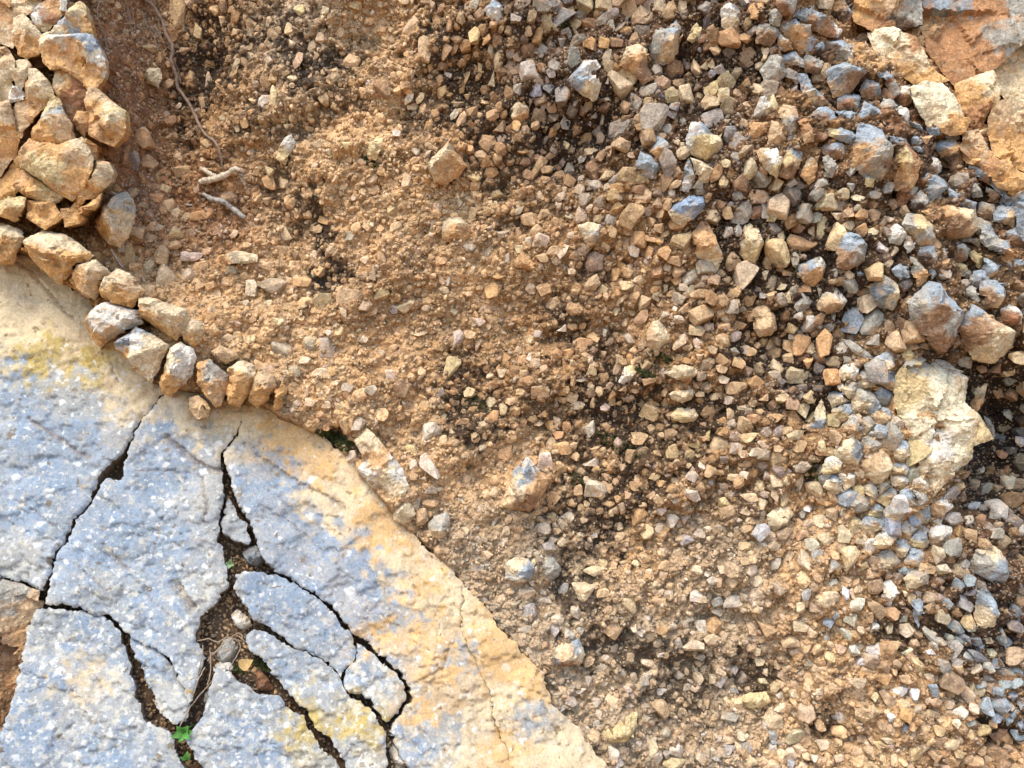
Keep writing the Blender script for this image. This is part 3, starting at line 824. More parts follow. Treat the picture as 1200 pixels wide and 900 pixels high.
# ------------------------------------------------------------------ rock outcrop at the upper left
outcrop = empty("rock_outcrop", 70, 270, 0.06)
tag(outcrop, "fractured orange and cream rock outcrop above the slab, beside the dangling root", "rock outcrop")
def oc(poly, height, tone, seed, tops=None, patches=None, rim=0.62, base=0.082):
    P = np.array(poly, float); c = P.mean(0); v = P - c; r = np.linalg.norm(v, axis=1)[:, None]
    poly = (c + v * (r + 2.6) / r).tolist()
    o = block("block", poly, tops, height * 0.95, 0.80, 0.05, tone=tone, patches=patches, seed=seed, base=base + 0.004, flare=1.04, rough=0.0011, chip=.7, rimvar=.22, edge=.05)
    child_of(o, outcrop); occupy(poly)
back_ = block("bedding", [(-330, -190), (76, -190), (88, 10), (100, 14), (108, 40), (117, 62), (119, 85), (112, 104), (130, 122), (145, 135), (144, 156), (130, 166), (116, 172), (128, 196), (126, 212), (98, 240), (78, 258), (40, 262), (14, 256), (-330, 250)], None, .012, .8, .07, tone='q',
      patches=[(20, 20, 'd'), (60, 60, 'd'), (30, 70, 'r'), (60, 110, 'd'), (90, 110, 'r'), (95, 150, 'd'), (40, 150, 'r'), (20, 200, 'd'), (110, 180, 'r'), (70, 240, 'd'), (-150, 100, 'q'), (-200, 200, 'o')], seed=70, base=.072, flare=1.0, rough=.003, chip=1.2)
child_of(back_, outcrop)
oc([(58, 37), (64, 37), (80, 16), (86, 14), (93, 4), (99, 8), (107, 32), (108, 41), (92, 39), (75, 40), (62, 42)], .048, 'g', 1, [(88, 24, 1.25), (74, 33, .8), (97, 30, .9), (97, 14, 1.0)], [(76, 30, 'b'), (68, 38, 'c'), (85, 30, 'b'), (92, 26, 'o'), (98, 22, 'c'), (95, 10, 'y'), (103, 36, 'q')])
oc([(49, 43), (57, 39), (63, 45), (92, 41), (108, 43), (116, 58), (121, 70), (122, 80), (119, 92), (112, 105), (101, 103), (93, 92), (75, 80), (63, 82), (53, 72), (50, 58)], .062, 't', 2, [(66, 51, 1.05), (96, 50, 1.1), (108, 62, 1.1), (112, 80, .9), (85, 66, .78), (65, 66, .75), (103, 88, .8)],
   [(55, 46, 'c'), (74, 47, 'w'), (95, 46, 'b'), (110, 56, 'b'), (112, 62, 'c'), (118, 70, 'w'), (70, 60, 'o'), (90, 58, 'o'), (100, 72, 'q'), (65, 74, 'q'), (110, 90, 'q'), (84, 72, 'o'), (119, 88, 'q')])
oc([(17, 22), (30, 20), (44, 37), (49, 44), (51, 56), (47, 64), (32, 67), (23, 63), (20, 47)], .05, 'y', 3, None, [(24, 28, 'c'), (40, 40, 'c'), (42, 52, 'q'), (28, 50, 'o'), (28, 62, 'q')])
oc([(-330, 48), (8, 58), (17, 72), (19, 93), (11, 96), (13, 116), (0, 126), (-330, 130)], .06, 'c', 4, [(6, 78, 1.0), (4, 105, .95), (-25, 90, 1.0)], [(6, 70, 't'), (10, 88, 'c'), (4, 108, 'c'), (0, 90, 'c')])
oc([(21, 75), (31, 71), (36, 79), (32, 93), (28, 105), (23, 101), (20, 88)], .055, 'c', 5)
oc([(13, 106), (23, 103), (28, 111), (29, 117), (15, 121)], .058, 'w', 6)
oc([(35, 84), (45, 85), (56, 96), (61, 110), (53, 122), (42, 137), (36, 142), (31, 152), (27, 161), (20, 150), (17, 128), (22, 121), (31, 115), (31, 103)], .058, 't', 7, [(42, 93, .95), (50, 103, 1.1), (42, 110, 1.1), (36, 125, .75), (27, 135, .8)], [(42, 92, 'c'), (52, 103, 'c'), (40, 105, 'o'), (38, 122, 'o'), (24, 130, 't'), (25, 145, 't')])
oc([(58, 122), (64, 114), (70, 120), (76, 135), (85, 147), (87, 165), (71, 170), (53, 168), (39, 163), (41, 153), (51, 137)], .07, 'q', 8, [(68, 126, .95), (74, 142, 1.12), (82, 158, .95), (60, 146, 1.05), (50, 158, .9), (66, 160, .95)], [(66, 125, 'y'), (72, 136, 'b'), (78, 146, 't'), (64, 143, 'c'), (52, 150, 'q'), (68, 160, 'q'), (82, 160, 't')])
oc([(39, 165), (53, 170), (71, 172), (87, 167), (98, 164), (105, 175), (110, 186), (107, 205), (95, 222), (84, 234), (75, 228), (62, 220), (45, 207), (29, 196), (28, 183), (33, 172)], .075, 'q', 9, [(42, 186, .98), (60, 178, 1.05), (62, 212, 1.0), (84, 186, 1.1), (98, 178, .95), (86, 214, .9), (100, 200, .8)],
   [(42, 175, 'o'), (48, 193, 'y'), (62, 200, 'y'), (75, 200, 'y'), (80, 180, 'q'), (97, 172, 'c'), (90, 200, 'q'), (78, 222, 'o'), (90, 222, 'q'), (60, 178, 'q'), (88, 185, 't')])
oc([(27, 199), (40, 209), (61, 222), (75, 231), (67, 236), (56, 238), (33, 230), (20, 219)], .055, 'q', 10, None, [(40, 220, 'q'), (62, 230, 'y'), (30, 212, 'o')])
oc([(112, 189), (128, 193), (132, 203), (128, 213), (113, 227), (96, 241), (84, 241), (92, 231), (105, 216), (111, 204)], .055, 'q', 11, [(122, 198, 1.1), (112, 216, 1.1), (97, 232, 1.0)], [(118, 195, 't'), (122, 206, 'c'), (108, 222, 'q')])
oc([(100, 163), (113, 172), (112, 187), (106, 176)], .06, 'q', 12)
oc([(105, 112), (110, 105), (118, 108), (128, 119), (145, 131), (148, 151), (144, 159), (132, 169), (120, 165), (107, 157), (107, 137), (102, 120)], .062, 'q', 13, [(113, 114, .9), (120, 147, 1.0), (133, 153, 1.18), (140, 136, 1.05), (124, 128, .95), (129, 163, .62), (141, 155, .8)], [(116, 112, 't'), (130, 128, 'c'), (138, 132, 'y'), (118, 135, 'q'), (132, 145, 'c'), (120, 155, 'o'), (132, 163, 'q'), (145, 148, 'q')])
oc([(93, 133), (101, 132), (107, 146), (100, 159), (93, 152), (88, 143)], .04, 'o', 14)
oc([(-330, 132), (0, 127), (15, 121), (19, 150), (21, 165), (17, 181), (10, 192), (0, 206), (-330, 212)], .062, 'q', 15, [(8, 140, 1.0), (12, 165, 1.05), (2, 190, .9), (-25, 165, 1.0)], [(4, 135, 'c'), (12, 130, 't'), (8, 160, 'q'), (2, 185, 't'), (15, 172, 'q')])
oc([(-330, 216), (0, 209), (14, 191), (20, 182), (26, 186), (24, 200), (20, 225), (0, 234), (-330, 236)], .055, 'q', 16)
oc([(-20, 242), (3, 238), (20, 231), (32, 234), (30, 243), (16, 258), (3, 252), (-20, 250)], .07, 'q', 17, None, [(18, 240, 'y'), (16, 252, 'q')])
oc([(33, 236), (62, 239), (75, 255), (55, 268), (36, 256)], .06, 'q', 18)
oc([(76, 246), (100, 243), (118, 228), (114, 242), (96, 260), (79, 265)], .06, 'q', 19)
oc([(67, 86), (76, 82), (92, 92), (93, 99), (85, 117), (72, 114), (65, 103)], .04, 'q', 20, None, [(74, 92, 'c'), (82, 108, 'q')])
oc([(36, 17), (50, 6), (66, 0), (77, 13), (67, 27), (55, 36), (46, 35)], .04, 'o', 21, None, [(45, 22, 'w'), (58, 24, 'r'), (66, 8, 'o'), (52, 32, 'c')])
oc([(64, -190), (74, -190), (79, 12), (73, 12)], .045, 'w', 22)
oc([(12, -190), (40, -190), (48, 4), (35, 15), (18, 20), (11, 10)], .045, 'o', 23, None, [(28, 2, 'c'), (22, 15, 't'), (40, 0, 'o')])
oc([(-330, -190), (9, -190), (14, 22), (18, 45), (14, 56), (0, 50), (-330, 44)], .045, 'o', 24, None, [(5, 36, 'c'), (0, 10, 'o'), (12, 30, 'o')])

# ------------------------------------------------------------------ rusty bedrock at the upper right
bedrock = empty("rusty_bedrock", 1130, 120, 0.0)
tag(bedrock, "large rust stained bedrock with pale worn patches in the upper right corner", "rock outcrop")
def br(poly, height, tone, seed, tops=None, patches=None, rim=0.4):
    P = np.array(poly, float); c = P.mean(0); v = P - c; r = np.linalg.norm(v, axis=1)[:, None]
    poly = (c + v * (r + 4.0) / r).tolist()
    o = block("block", poly, tops, height * 0.7, 0.84, 0.06, tone=tone, patches=patches, seed=seed, flare=1.0, rough=0.0015, chip=.9, rimvar=.25, edge=.05)
    child_of(o, bedrock); occupy(poly)
br([(1081, -190), (1440, -190), (1440, 10), (1192, 52), (1166, 78), (1140, 95), (1118, 100), (1104, 82), (1085, 62), (1079, 30)], .07, 'e', 21,
   [(1110, 20, .9), (1150, 20, 1.1), (1190, 15, .9), (1130, 70, .95), (1170, 55, 1.05), (1100, 50, .8)], [(1115, 8, 'b'), (1140, 20, 'e'), (1100, 40, 'e'), (1130, 35, 'e'), (1165, 45, 'g'), (1190, 12, 'g'), (1150, 70, 'e'), (1120, 80, 'e'), (1165, 15, 'e')])
br([(1166, 82), (1192, 57), (1440, 22), (1440, 130), (1182, 118), (1173, 105)], .05, 'c', 22, None, [(1185, 75, 't'), (1196, 100, 'c'), (1180, 95, 'c'), (1200, 70, 'g')])
br([(1183, 121), (1440, 134), (1440, 275), (1200, 200), (1166, 182), (1158, 140), (1166, 124)], .055, 'q', 23, None, [(1180, 140, 't'), (1190, 170, 'q'), (1200, 130, 'c'), (1175, 165, 'q')])
br([(1122, 100), (1145, 92), (1161, 86), (1170, 106), (1164, 122), (1154, 135), (1149, 150), (1135, 150), (1122, 124)], .05, 'q', 24, None, [(1155, 100, 'c'), (1140, 115, 'q'), (1135, 140, 'e')])
br([(1020, 40), (1045, 33), (1070, 45), (1080, 62), (1086, 76), (1100, 86), (1107, 94), (1095, 98), (1070, 95), (1050, 80), (1028, 70)], .055, 'p', 25, [(1045, 48, 1.0), (1060, 60, 1.05), (1078, 85, .9), (1040, 62, .8)], [(1045, 45, 'p'), (1040, 62, 'c'), (1070, 70, 'c'), (1065, 52, 'e'), (1090, 90, 'q'), (1060, 85, 'q')])
br([(1068, 106), (1085, 98), (1104, 101), (1119, 125), (1128, 141), (1126, 156), (1110, 156), (1090, 146), (1075, 126)], .06, 'p', 26, [(1085, 110, .95), (1100, 122, 1.05), (1112, 140, 1.0)], [(1085, 112, 'p'), (1105, 130, 'p'), (1115, 148, 'q'), (1095, 140, 'c')])
br([(994, -190), (1078, -190), (1078, 28), (1046, 33), (1020, 38), (1000, 24)], .05, 't', 27, None, [(1010, 8, 'q'), (1040, 10, 't'), (1065, 12, 'g'), (1055, 28, 'k'), (1030, 25, 'e')])
br([(1128, 158), (1150, 154), (1164, 183), (1196, 200), (1440, 280), (1200, 230), (1170, 218), (1150, 195), (1128, 178)], .045, 'q', 28, None, [(1150, 175, 't'), (1180, 205, 'q'), (1145, 190, 'e')])

# ------------------------------------------------------------------ loose stones along the top of the slab
def loose(label, poly, height, tone, seed, tops=None, patches=None, group=None, base=None, rim=.58, name="stone"):
    o = block(name, poly, tops, height, rim, 0.03, tone=tone, patches=patches, seed=seed, base=base, chip=1.4, rimvar=.4)
    tag(o, label, "stone", group); occupy(poly)
    return o
LG = "stones lined up along the top of the slab"
loose("cream stone cut by the left edge, first of the row above the slab", [(-30, 258), (0, 260), (17, 267), (27, 278), (18, 291), (10, 308), (0, 310), (-30, 300)], .05, 'c', 31, None, [(8, 272, 'c'), (5, 300, 'q')], LG, .098)
loose("large cream stone with an orange broken front, second of the row above the slab", [(27, 276), (45, 268), (70, 272), (85, 282), (105, 297), (100, 305), (87, 308), (76, 322), (67, 333), (55, 326), (32, 304)], .06, 'c', 32,
      [(40, 280, .85), (34, 286, 1.0), (60, 298, 1.15), (86, 303, 1.0), (75, 288, .9), (56, 318, .7), (66, 325, .6)], [(50, 280, 'c'), (80, 290, 'c'), (45, 300, 'q'), (62, 318, 'q'), (80, 312, 'q')], LG, .092)
loose("brown notched stone wedged right of the large orange fronted stone", [(77, 319), (87, 309), (110, 303), (123, 317), (113, 340), (106, 350), (96, 346), (80, 332)], .055, 't', 33, [(98, 312, .9), (112, 320, 1.1), (88, 322, .8), (104, 338, .8)], [(100, 310, 'c'), (90, 325, 'q'), (105, 335, 't')], LG, .09)
loose("brown fronted block with a flat tan top, fourth of the row", [(115, 345), (124, 322), (130, 312), (150, 320), (167, 340), (161, 350), (152, 361), (130, 357), (116, 349)], .055, 'q', 34, [(130, 325, .95), (150, 335, 1.0), (120, 340, 1.0), (140, 350, .9), (155, 354, .8)], [(138, 322, 'c'), (130, 345, 'q'), (150, 352, 'q'), (155, 336, 't')], LG, .085)
loose("white topped stone leaning on the slab, orange on its left side", [(97, 371), (108, 358), (122, 353), (135, 358), (157, 363), (161, 378), (138, 390), (120, 402), (113, 408), (105, 396), (98, 384)], .06, 'w', 35,
      [(118, 364, 1.0), (150, 372, .95), (122, 392, .95), (108, 376, 1.0), (138, 384, .9), (108, 395, .6)], [(125, 365, 'w'), (145, 372, 'w'), (120, 378, 'w'), (104, 386, 'q'), (112, 400, 'q'), (128, 396, 't')], LG, .09)
loose("cream block with a blue grey corner facet below the long cream stone", [(130, 400), (145, 390), (158, 383), (175, 392), (194, 404), (188, 416), (183, 430), (175, 450), (160, 441), (142, 417), (131, 408)], .062, 'c', 36,
      [(158, 396, .95), (160, 420, 1.1), (136, 402, .9), (182, 408, .9), (172, 438, .75)], [(150, 393, 'b'), (160, 408, 'w'), (178, 408, 'c'), (150, 420, 'q'), (170, 432, 'c')], LG, .088)
loose("long cream stone with brown underside at the back of the row", [(160, 348), (172, 347), (195, 355), (215, 362), (218, 373), (210, 390), (204, 399), (185, 390), (165, 375), (158, 362)], .06, 'c', 37,
      [(170, 355, 1.0), (192, 365, 1.1), (210, 370, .95), (166, 366, .95), (200, 385, .75), (190, 378, .9)], [(185, 360, 'c'), (205, 368, 'c'), (175, 375, 'q'), (195, 388, 'q')], LG, .075)
loose("rounded cream pebble at the right end of the long cream stone", [(211, 381), (222, 372), (233, 376), (237, 386), (232, 400), (223, 407), (213, 401), (209, 391)], .045, 'c', 38, None, [(222, 382, 'c'), (222, 400, 'q')], LG, .07)
loose("upright cream stone with a white right face next to the blue cornered block", [(195, 406), (208, 400), (222, 408), (226, 420), (222, 440), (214, 448), (195, 466), (185, 461), (184, 450), (190, 430)], .055, 'c', 39,
      [(208, 412, .95), (207, 430, 1.1), (218, 425, .8), (192, 450, .85)], [(216, 415, 'w'), (216, 432, 'w'), (198, 420, 'c'), (195, 448, 'q')], LG, .082)
loose("grey and red brown stone of the row with an orange flake at its foot", [(228, 426), (243, 420), (252, 428), (265, 440), (264, 456), (257, 476), (250, 478), (240, 468), (231, 455), (227, 440)], .05, 'g', 40, [(246, 432, 1.0), (256, 448, 1.1), (236, 440, .8), (250, 465, .8)], [(234, 432, 'q'), (250, 440, 'g'), (257, 455, 't'), (240, 462, 'q')], LG, .078)
loose("tan orange stone with a pale cap, right of the grey and red brown stone", [(265, 432), (280, 421), (295, 428), (298, 441), (290, 461), (278, 478), (266, 474), (261, 461), (266, 444)], .05, 'q', 41, [(280, 432, .95), (282, 448, 1.1), (292, 440, .8), (272, 465, .8)], [(282, 428, 'c'), (280, 445, 'q'), (275, 465, 'q')], LG, .075)
loose("brown square stone near the right end of the row", [(292, 446), (305, 430), (320, 440), (323, 452), (312, 469), (298, 479), (288, 470)], .045, 'q', 42, None, [(308, 438, 't'), (305, 460, 'q')], LG, .07)
loose("thin brown upright stone ending the row beside the mossy contact", [(321, 466), (330, 446), (335, 456), (328, 478), (318, 483)], .035, 'q', 43, None, None, LG, .065)
loose("small flat orange flake resting on the slab under the row of stones", [(222, 465), (232, 463), (241, 470), (247, 479), (243, 489), (230, 492), (221, 481)], .014, 'q', 44, None, [(233, 475, (TONE['q'] + TONE['c']) / 2)], None, .092, .6, "stone_flake")
loose("flat tan stone lying behind the middle of the row", [(246, 411), (256, 404), (270, 410), (279, 418), (264, 427), (250, 421)], .03, 't', 45, None, None, LG, .07)
loose("tall cream and orange rock leaning under the outcrop's right foot", [(105, 256), (112, 240), (122, 230), (140, 220), (151, 232), (150, 250), (143, 275), (133, 288), (120, 284), (108, 268)], .05, 'q', 46, [(135, 232, .9), (128, 250, 1.1), (142, 245, .8), (118, 262, .8), (134, 275, .85)], [(140, 232, 'g'), (120, 245, 'q'), (135, 260, 'c'), (118, 268, 'q'), (132, 280, 't')], None, .06, .35, "rock")

# ------------------------------------------------------------------ stones that stand out of the breccia
PG = "stones standing out of the breccia face"
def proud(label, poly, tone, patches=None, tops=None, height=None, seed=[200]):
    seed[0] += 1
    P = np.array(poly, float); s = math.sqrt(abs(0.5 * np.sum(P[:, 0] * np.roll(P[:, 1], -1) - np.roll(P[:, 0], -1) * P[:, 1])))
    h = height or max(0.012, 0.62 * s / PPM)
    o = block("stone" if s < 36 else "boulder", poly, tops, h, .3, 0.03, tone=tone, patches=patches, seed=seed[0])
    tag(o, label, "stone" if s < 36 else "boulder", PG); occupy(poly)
proud("sharp orange wedge shaped stone jutting from tan breccia", [(500, 188), (515, 172), (528, 158), (531, 174), (540, 182), (546, 192), (535, 205), (520, 215), (508, 212), (502, 200)], 'o', [(510, 185, 'c'), (525, 195, 'o'), (535, 195, 'o')], [(527, 168, 1.0), (524, 177, 1.2), (504, 200, 1.1), (538, 190, .7)])  # left face coloured pale as the lit side
proud("pale angular block with a blue white face near the top centre", [(665, 90), (685, 67), (700, 66), (705, 75), (695, 83), (706, 95), (702, 110), (696, 117), (680, 105)], 'w', [(680, 85, 'b'), (690, 75, 'w'), (698, 105, 'c')], [(686, 80, 1.1), (690, 98, 1.15), (698, 90, .7)])
proud("large rounded grey stone with a bluish tip, below the top edge", [(760, 40), (768, 28), (784, 30), (795, 18), (800, 28), (798, 55), (790, 68), (778, 73), (765, 65), (760, 52)], 'g', [(792, 25, 'b'), (770, 38, 'g'), (785, 58, 't'), (770, 60, 'g')])
proud("cream cube shaped block with a white upper corner", [(805, 160), (812, 140), (825, 140), (835, 150), (852, 162), (848, 175), (832, 187), (820, 182), (808, 175)], 'y', [(813, 146, 'w'), (822, 150, 'b'), (832, 170, 'y'), (845, 165, 'c')], [(822, 152, 1.15), (845, 163, .9), (814, 165, .9), (830, 172, 1.1)])
proud("smooth slate blue stone, the bluest in the brown breccia", [(784, 247), (792, 236), (808, 228), (826, 226), (830, 234), (825, 246), (817, 253), (800, 262), (790, 257)], 'b', [(808, 243, TONE['b'] * np.array([.85, .95, 1.15])), (795, 258, 'c')], [(795, 243, .9), (812, 240, 1.1), (822, 240, .9)])
proud("brown stepped rib of rock under the slate blue stone", [(812, 272), (825, 256), (832, 258), (843, 280), (851, 300), (844, 315), (830, 305), (818, 298)], 'o', [(828, 262, 'd'), (840, 300, 'c'), (824, 285, 'o'), (848, 305, 'c')])
proud("tall cream diamond shaped stone on dark humus", [(865, 287), (875, 262), (885, 257), (893, 268), (899, 283), (893, 298), (886, 312), (876, 305), (868, 295)], 'c', [(880, 275, 'c'), (885, 300, 'y')])
proud("blunt orange stone at the edge of a dark hollow", [(885, 361), (900, 355), (912, 368), (914, 385), (905, 393), (893, 395), (885, 385)], 'o', [(900, 375, (TONE['o'] + TONE['c']) / 2)])
proud("cream five sided stone with a right face coloured as lit, lower centre", [(758, 391), (765, 377), (773, 374), (785, 388), (788, 397), (770, 412), (760, 405)], 'c', [(775, 392, 'c'), (762, 392, 't')], [(770, 386, 1.1), (763, 400, .8), (778, 396, 1.0)])  # right patch paler than the left: light painted into the colour
proud("small whitish yellow egg shaped stone left of the long cream pebble", [(725, 448), (732, 430), (742, 427), (747, 435), (743, 445), (732, 451)], 'w', [(735, 440, 'w'), (740, 435, 'y')])
proud("long cream pebble, upper of three stacked over each other", [(778, 437), (790, 428), (805, 427), (820, 433), (820, 439), (808, 446), (795, 445)], 'c')
proud("cream pebble, middle of three stacked over each other", [(784, 462), (795, 455), (812, 455), (816, 460), (812, 468), (800, 473), (788, 468)], 'c')
proud("bright cream oblong pebble, lowest of three stacked over each other", [(786, 487), (795, 478), (815, 479), (820, 487), (815, 494), (800, 496), (788, 492)], 'c', [(805, 483, 'c'), (800, 492, 'y')])
proud("tan boxy pebble alone in fine dark gravel at mid height", [(682, 335), (690, 325), (700, 320), (705, 332), (698, 340), (686, 343)], 't')
proud("rounded cream stone with an orange scar in the middle of tan breccia", [(515, 261), (525, 253), (540, 253), (550, 263), (552, 275), (545, 282), (520, 283), (516, 272)], 'c', [(542, 258, 'c'), (525, 258, 'c'), (530, 268, 'o'), (545, 276, 'o')])
proud("pale stone with a grey lower corner above dark gravel", [(677, 262), (690, 258), (706, 262), (705, 275), (698, 285), (690, 290), (685, 280)], 'c', [(690, 264, 'c'), (702, 275, 'g'), (690, 283, 't')])
proud("big orange and grey block with a slanting face in the lower centre", [(582, 597), (597, 571), (601, 553), (619, 536), (633, 553), (647, 562), (638, 580), (622, 601), (600, 599)], 'o', [(610, 555, 'b'), (618, 548, 'w'), (602, 570, 'c'), (632, 572, 'o'), (615, 588, 'd'), (595, 588, 't')],
      [(618, 545, 1.0), (622, 578, 1.1), (604, 572, .9), (632, 560, .7), (606, 586, .8)])
proud("white blotched square stone, left one of a pair in fine gravel", [(592, 661), (603, 655), (620, 657), (627, 667), (622, 682), (605, 686), (592, 680)], 'w', [(605, 665, 'c'), (615, 670, 'b'), (600, 678, 'w')])
proud("smooth grey stone, right one of a pair in fine gravel", [(631, 664), (640, 653), (650, 655), (658, 668), (656, 676), (645, 683), (635, 677)], 'g')
proud("cream wedge with a flat bright top right below the grey stone", [(670, 685), (685, 683), (698, 688), (693, 700), (686, 708), (678, 704)], 'c')
proud("large tan and grey striped block near the slab's lower edge", [(640, 766), (648, 757), (668, 752), (680, 752), (687, 770), (683, 780), (665, 785), (648, 784)], 't', [(652, 762, 'c'), (660, 768, 't'), (676, 758, 'b'), (648, 770, 'b'), (665, 780, 'd'), (675, 770, 'c')])
proud("yellowish triangular stone low beside the slab's tip", [(703, 863), (725, 850), (740, 842), (748, 832), (748, 855), (735, 873), (715, 875)], 'y')
proud("flat yellowish stone on grey gravel at the lower right", [(868, 823), (880, 813), (900, 813), (906, 825), (895, 833), (878, 833)], 'y')
proud("blocky yellow tan stone with a small boxy neighbour, low on the right", [(1004, 832), (1013, 822), (1025, 825), (1036, 838), (1030, 845), (1015, 850), (1005, 843)], 'y', [(1015, 832, 't'), (1025, 838, 'y')])
proud("bright white shard standing in grey rubble", [(1035, 700), (1038, 685), (1046, 680), (1055, 690), (1050, 705), (1046, 713), (1040, 708)], 'w', [(1045, 692, TONE['w'] * 1.1)])
proud("slender upright blue grey sliver beside a dark gap", [(1071, 705), (1078, 702), (1084, 706), (1083, 725), (1078, 737), (1072, 722)], 'b')
proud("rounded blue grey boulder in red brown earth near the right edge", [(1145, 661), (1150, 645), (1160, 638), (1172, 642), (1185, 655), (1190, 670), (1185, 685), (1165, 683), (1150, 675)], 'b', [(1165, 650, 'c'), (1172, 668, 'b'), (1155, 660, 'g')])
proud("cream square stone with a yellow base, isolated above a rubble band", [(900, 605), (915, 593), (928, 595), (934, 603), (925, 617), (910, 625), (903, 618)], 'c')
proud("pale block with a dark blue grey eye on its face", [(978, 530), (990, 517), (1003, 513), (1016, 522), (1016, 535), (1008, 548), (990, 545)], 'g', [(1004, 527, 's'), (988, 528, 'c'), (1000, 542, 'c'), (1012, 540, 'b')])
proud("tan grey kite shaped stone left of the large cream block", [(1012, 547), (1025, 530), (1038, 524), (1045, 533), (1050, 545), (1040, 565), (1033, 570), (1020, 560)], 't', [(1028, 540, 't'), (1045, 545, 'c'), (1030, 560, 'c')])
proud("folded grey stone with a rounded shoulder above the eyed block", [(1000, 481), (1003, 455), (1015, 452), (1030, 462), (1037, 478), (1030, 488), (1018, 485), (1010, 490)], 'g', [(1018, 465, 'g'), (1028, 480, 'b'), (1004, 475, 'c')])
proud("large pale cream block, the biggest light patch on the right", [(1052, 440), (1062, 424), (1085, 417), (1112, 422), (1137, 442), (1133, 472), (1152, 489), (1168, 515), (1143, 523), (1142, 538), (1122, 558), (1096, 585), (1084, 565), (1072, 525), (1062, 502), (1052, 470)], 'p',
      [(1075, 440, 'y'), (1105, 450, 'p'), (1085, 475, 'p'), (1120, 490, 'p'), (1150, 508, 'y'), (1100, 520, 'w'), (1120, 535, 'p'), (1095, 560, 'c'), (1090, 500, 'p'), (1110, 425, 'g'), (1070, 465, 'y'), (1135, 500, 'p'), (1080, 425, 'g')],
      [(1080, 440, .8), (1110, 450, 1.0), (1100, 480, .85), (1130, 500, 1.1), (1105, 515, 1.0), (1115, 540, .8), (1090, 540, .8), (1082, 500, .7)], .022)
proud("dark grey flat faced stone with a cream right rim", [(1024, 338), (1035, 318), (1046, 322), (1058, 332), (1059, 350), (1050, 363), (1038, 360), (1028, 352)], 's', [(1038, 342, 's'), (1035, 325, 'g'), (1056, 345, 'c')], [(1040, 330, 1.0), (1050, 345, 1.1), (1036, 348, .9)])
proud("olive grey stone with a white streaked corner, left of the flat faced grey stone", [(960, 355), (968, 340), (978, 330), (988, 340), (996, 352), (990, 362), (972, 368), (962, 363)], 'g', [(980, 338, 'g'), (975, 358, 't'), (988, 345, 'w')])
proud("stone with a layered grey cap and orange base", [(938, 308), (950, 305), (967, 298), (972, 312), (965, 328), (958, 335), (945, 330), (938, 320)], 'o', [(952, 308, 'b'), (965, 303, 'w'), (952, 324, 'o')], [(960, 306, 1.0), (948, 315, 1.1), (962, 318, 1.1)])
proud("bulky stone with a top tinted skylight blue and a brown lower half", [(985, 290), (995, 270), (1010, 272), (1022, 285), (1018, 305), (1000, 315), (984, 312)], 'o', [(1008, 282, 'b'), (1000, 278, 'b'), (995, 302, 'd'), (1012, 300, 'g')])  # blue patches near the top paint in skylight
proud("ochre speckled grey boulder with a flat rounded top", [(1060, 262), (1068, 248), (1085, 249), (1098, 261), (1104, 280), (1095, 288), (1080, 286), (1074, 275)], 'g', [(1080, 260, 'y'), (1092, 272, 'g'), (1070, 255, 'g'), (1098, 284, 't')])
proud("large blue grey boulder overhanging a dark gap, left of two", [(1071, 352), (1083, 340), (1097, 327), (1110, 330), (1118, 345), (1130, 358), (1135, 375), (1128, 398), (1116, 412), (1102, 405), (1086, 385), (1075, 368)], 'b', [(1095, 345, 'b'), (1110, 350, 'b'), (1100, 370, 'd'), (1120, 385, 'g'), (1115, 400, 'd'), (1080, 352, 'g')],
      [(1100, 335, .8), (1095, 358, 1.1), (1120, 365, 1.15), (1112, 390, .8), (1098, 385, .6)])
proud("large cream grey boulder, right of two at the right edge", [(1132, 364), (1146, 352), (1160, 362), (1180, 375), (1199, 388), (1196, 405), (1172, 426), (1152, 421), (1137, 400), (1130, 385)], 'g', [(1145, 365, 'b'), (1165, 378, 't'), (1180, 395, 'c'), (1160, 405, 'c'), (1142, 390, 'd')],
      [(1150, 366, 1.0), (1172, 390, 1.15), (1150, 395, 1.0), (1168, 412, .7)])
proud("tall bluish stone with a rusty left foot, upper right", [(1008, 158), (1012, 140), (1025, 140), (1040, 148), (1045, 160), (1052, 178), (1050, 195), (1040, 208), (1020, 203), (1005, 190)], 'b', [(1025, 150, 'b'), (1035, 175, 'g'), (1012, 180, 'o'), (1030, 195, 'g'), (1045, 195, 'd')])  # blue top puts the light of the sky into the colour
proud("long cracked cream block lying against the slab's upper edge", [(414, 517), (428, 502), (439, 510), (455, 530), (472, 550), (480, 575), (478, 584), (462, 591), (455, 588), (447, 571), (435, 573), (425, 560), (418, 548), (427, 540)], 'c', [(432, 515, 'c'), (445, 538, 'o'), (455, 555, 'c'), (468, 575, 'c'), (428, 555, 'w'), (465, 550, 'w')], [(430, 518, 1.0), (446, 540, 1.1), (457, 560, 1.0), (467, 576, .95), (432, 558, .8)], .016)
proud("square cream stone at the lower end of the long cracked block", [(460, 597), (466, 589), (478, 586), (487, 603), (480, 613), (470, 617), (460, 612), (459, 604)], 'c')
proud("grey green stone just above the slab's middle edge", [(500, 615), (510, 605), (525, 600), (527, 615), (522, 630), (512, 635), (502, 627)], 'g', [(515, 610, 'g'), (515, 625, 'c')])
proud("long low orange cream stone across the talus below the sticks", [(244, 309), (252, 298), (275, 292), (300, 297), (299, 306), (280, 308), (262, 312), (250, 316)], 'c', [(275, 297, 'c'), (260, 306, 'o')])
proud("whitish stone with a yellow foot on pebbly breccia, upper left of centre", [(323, 175), (330, 160), (340, 155), (345, 165), (342, 175), (332, 192), (322, 185)], 'w', [(335, 165, 'w'), (330, 183, 'y')])
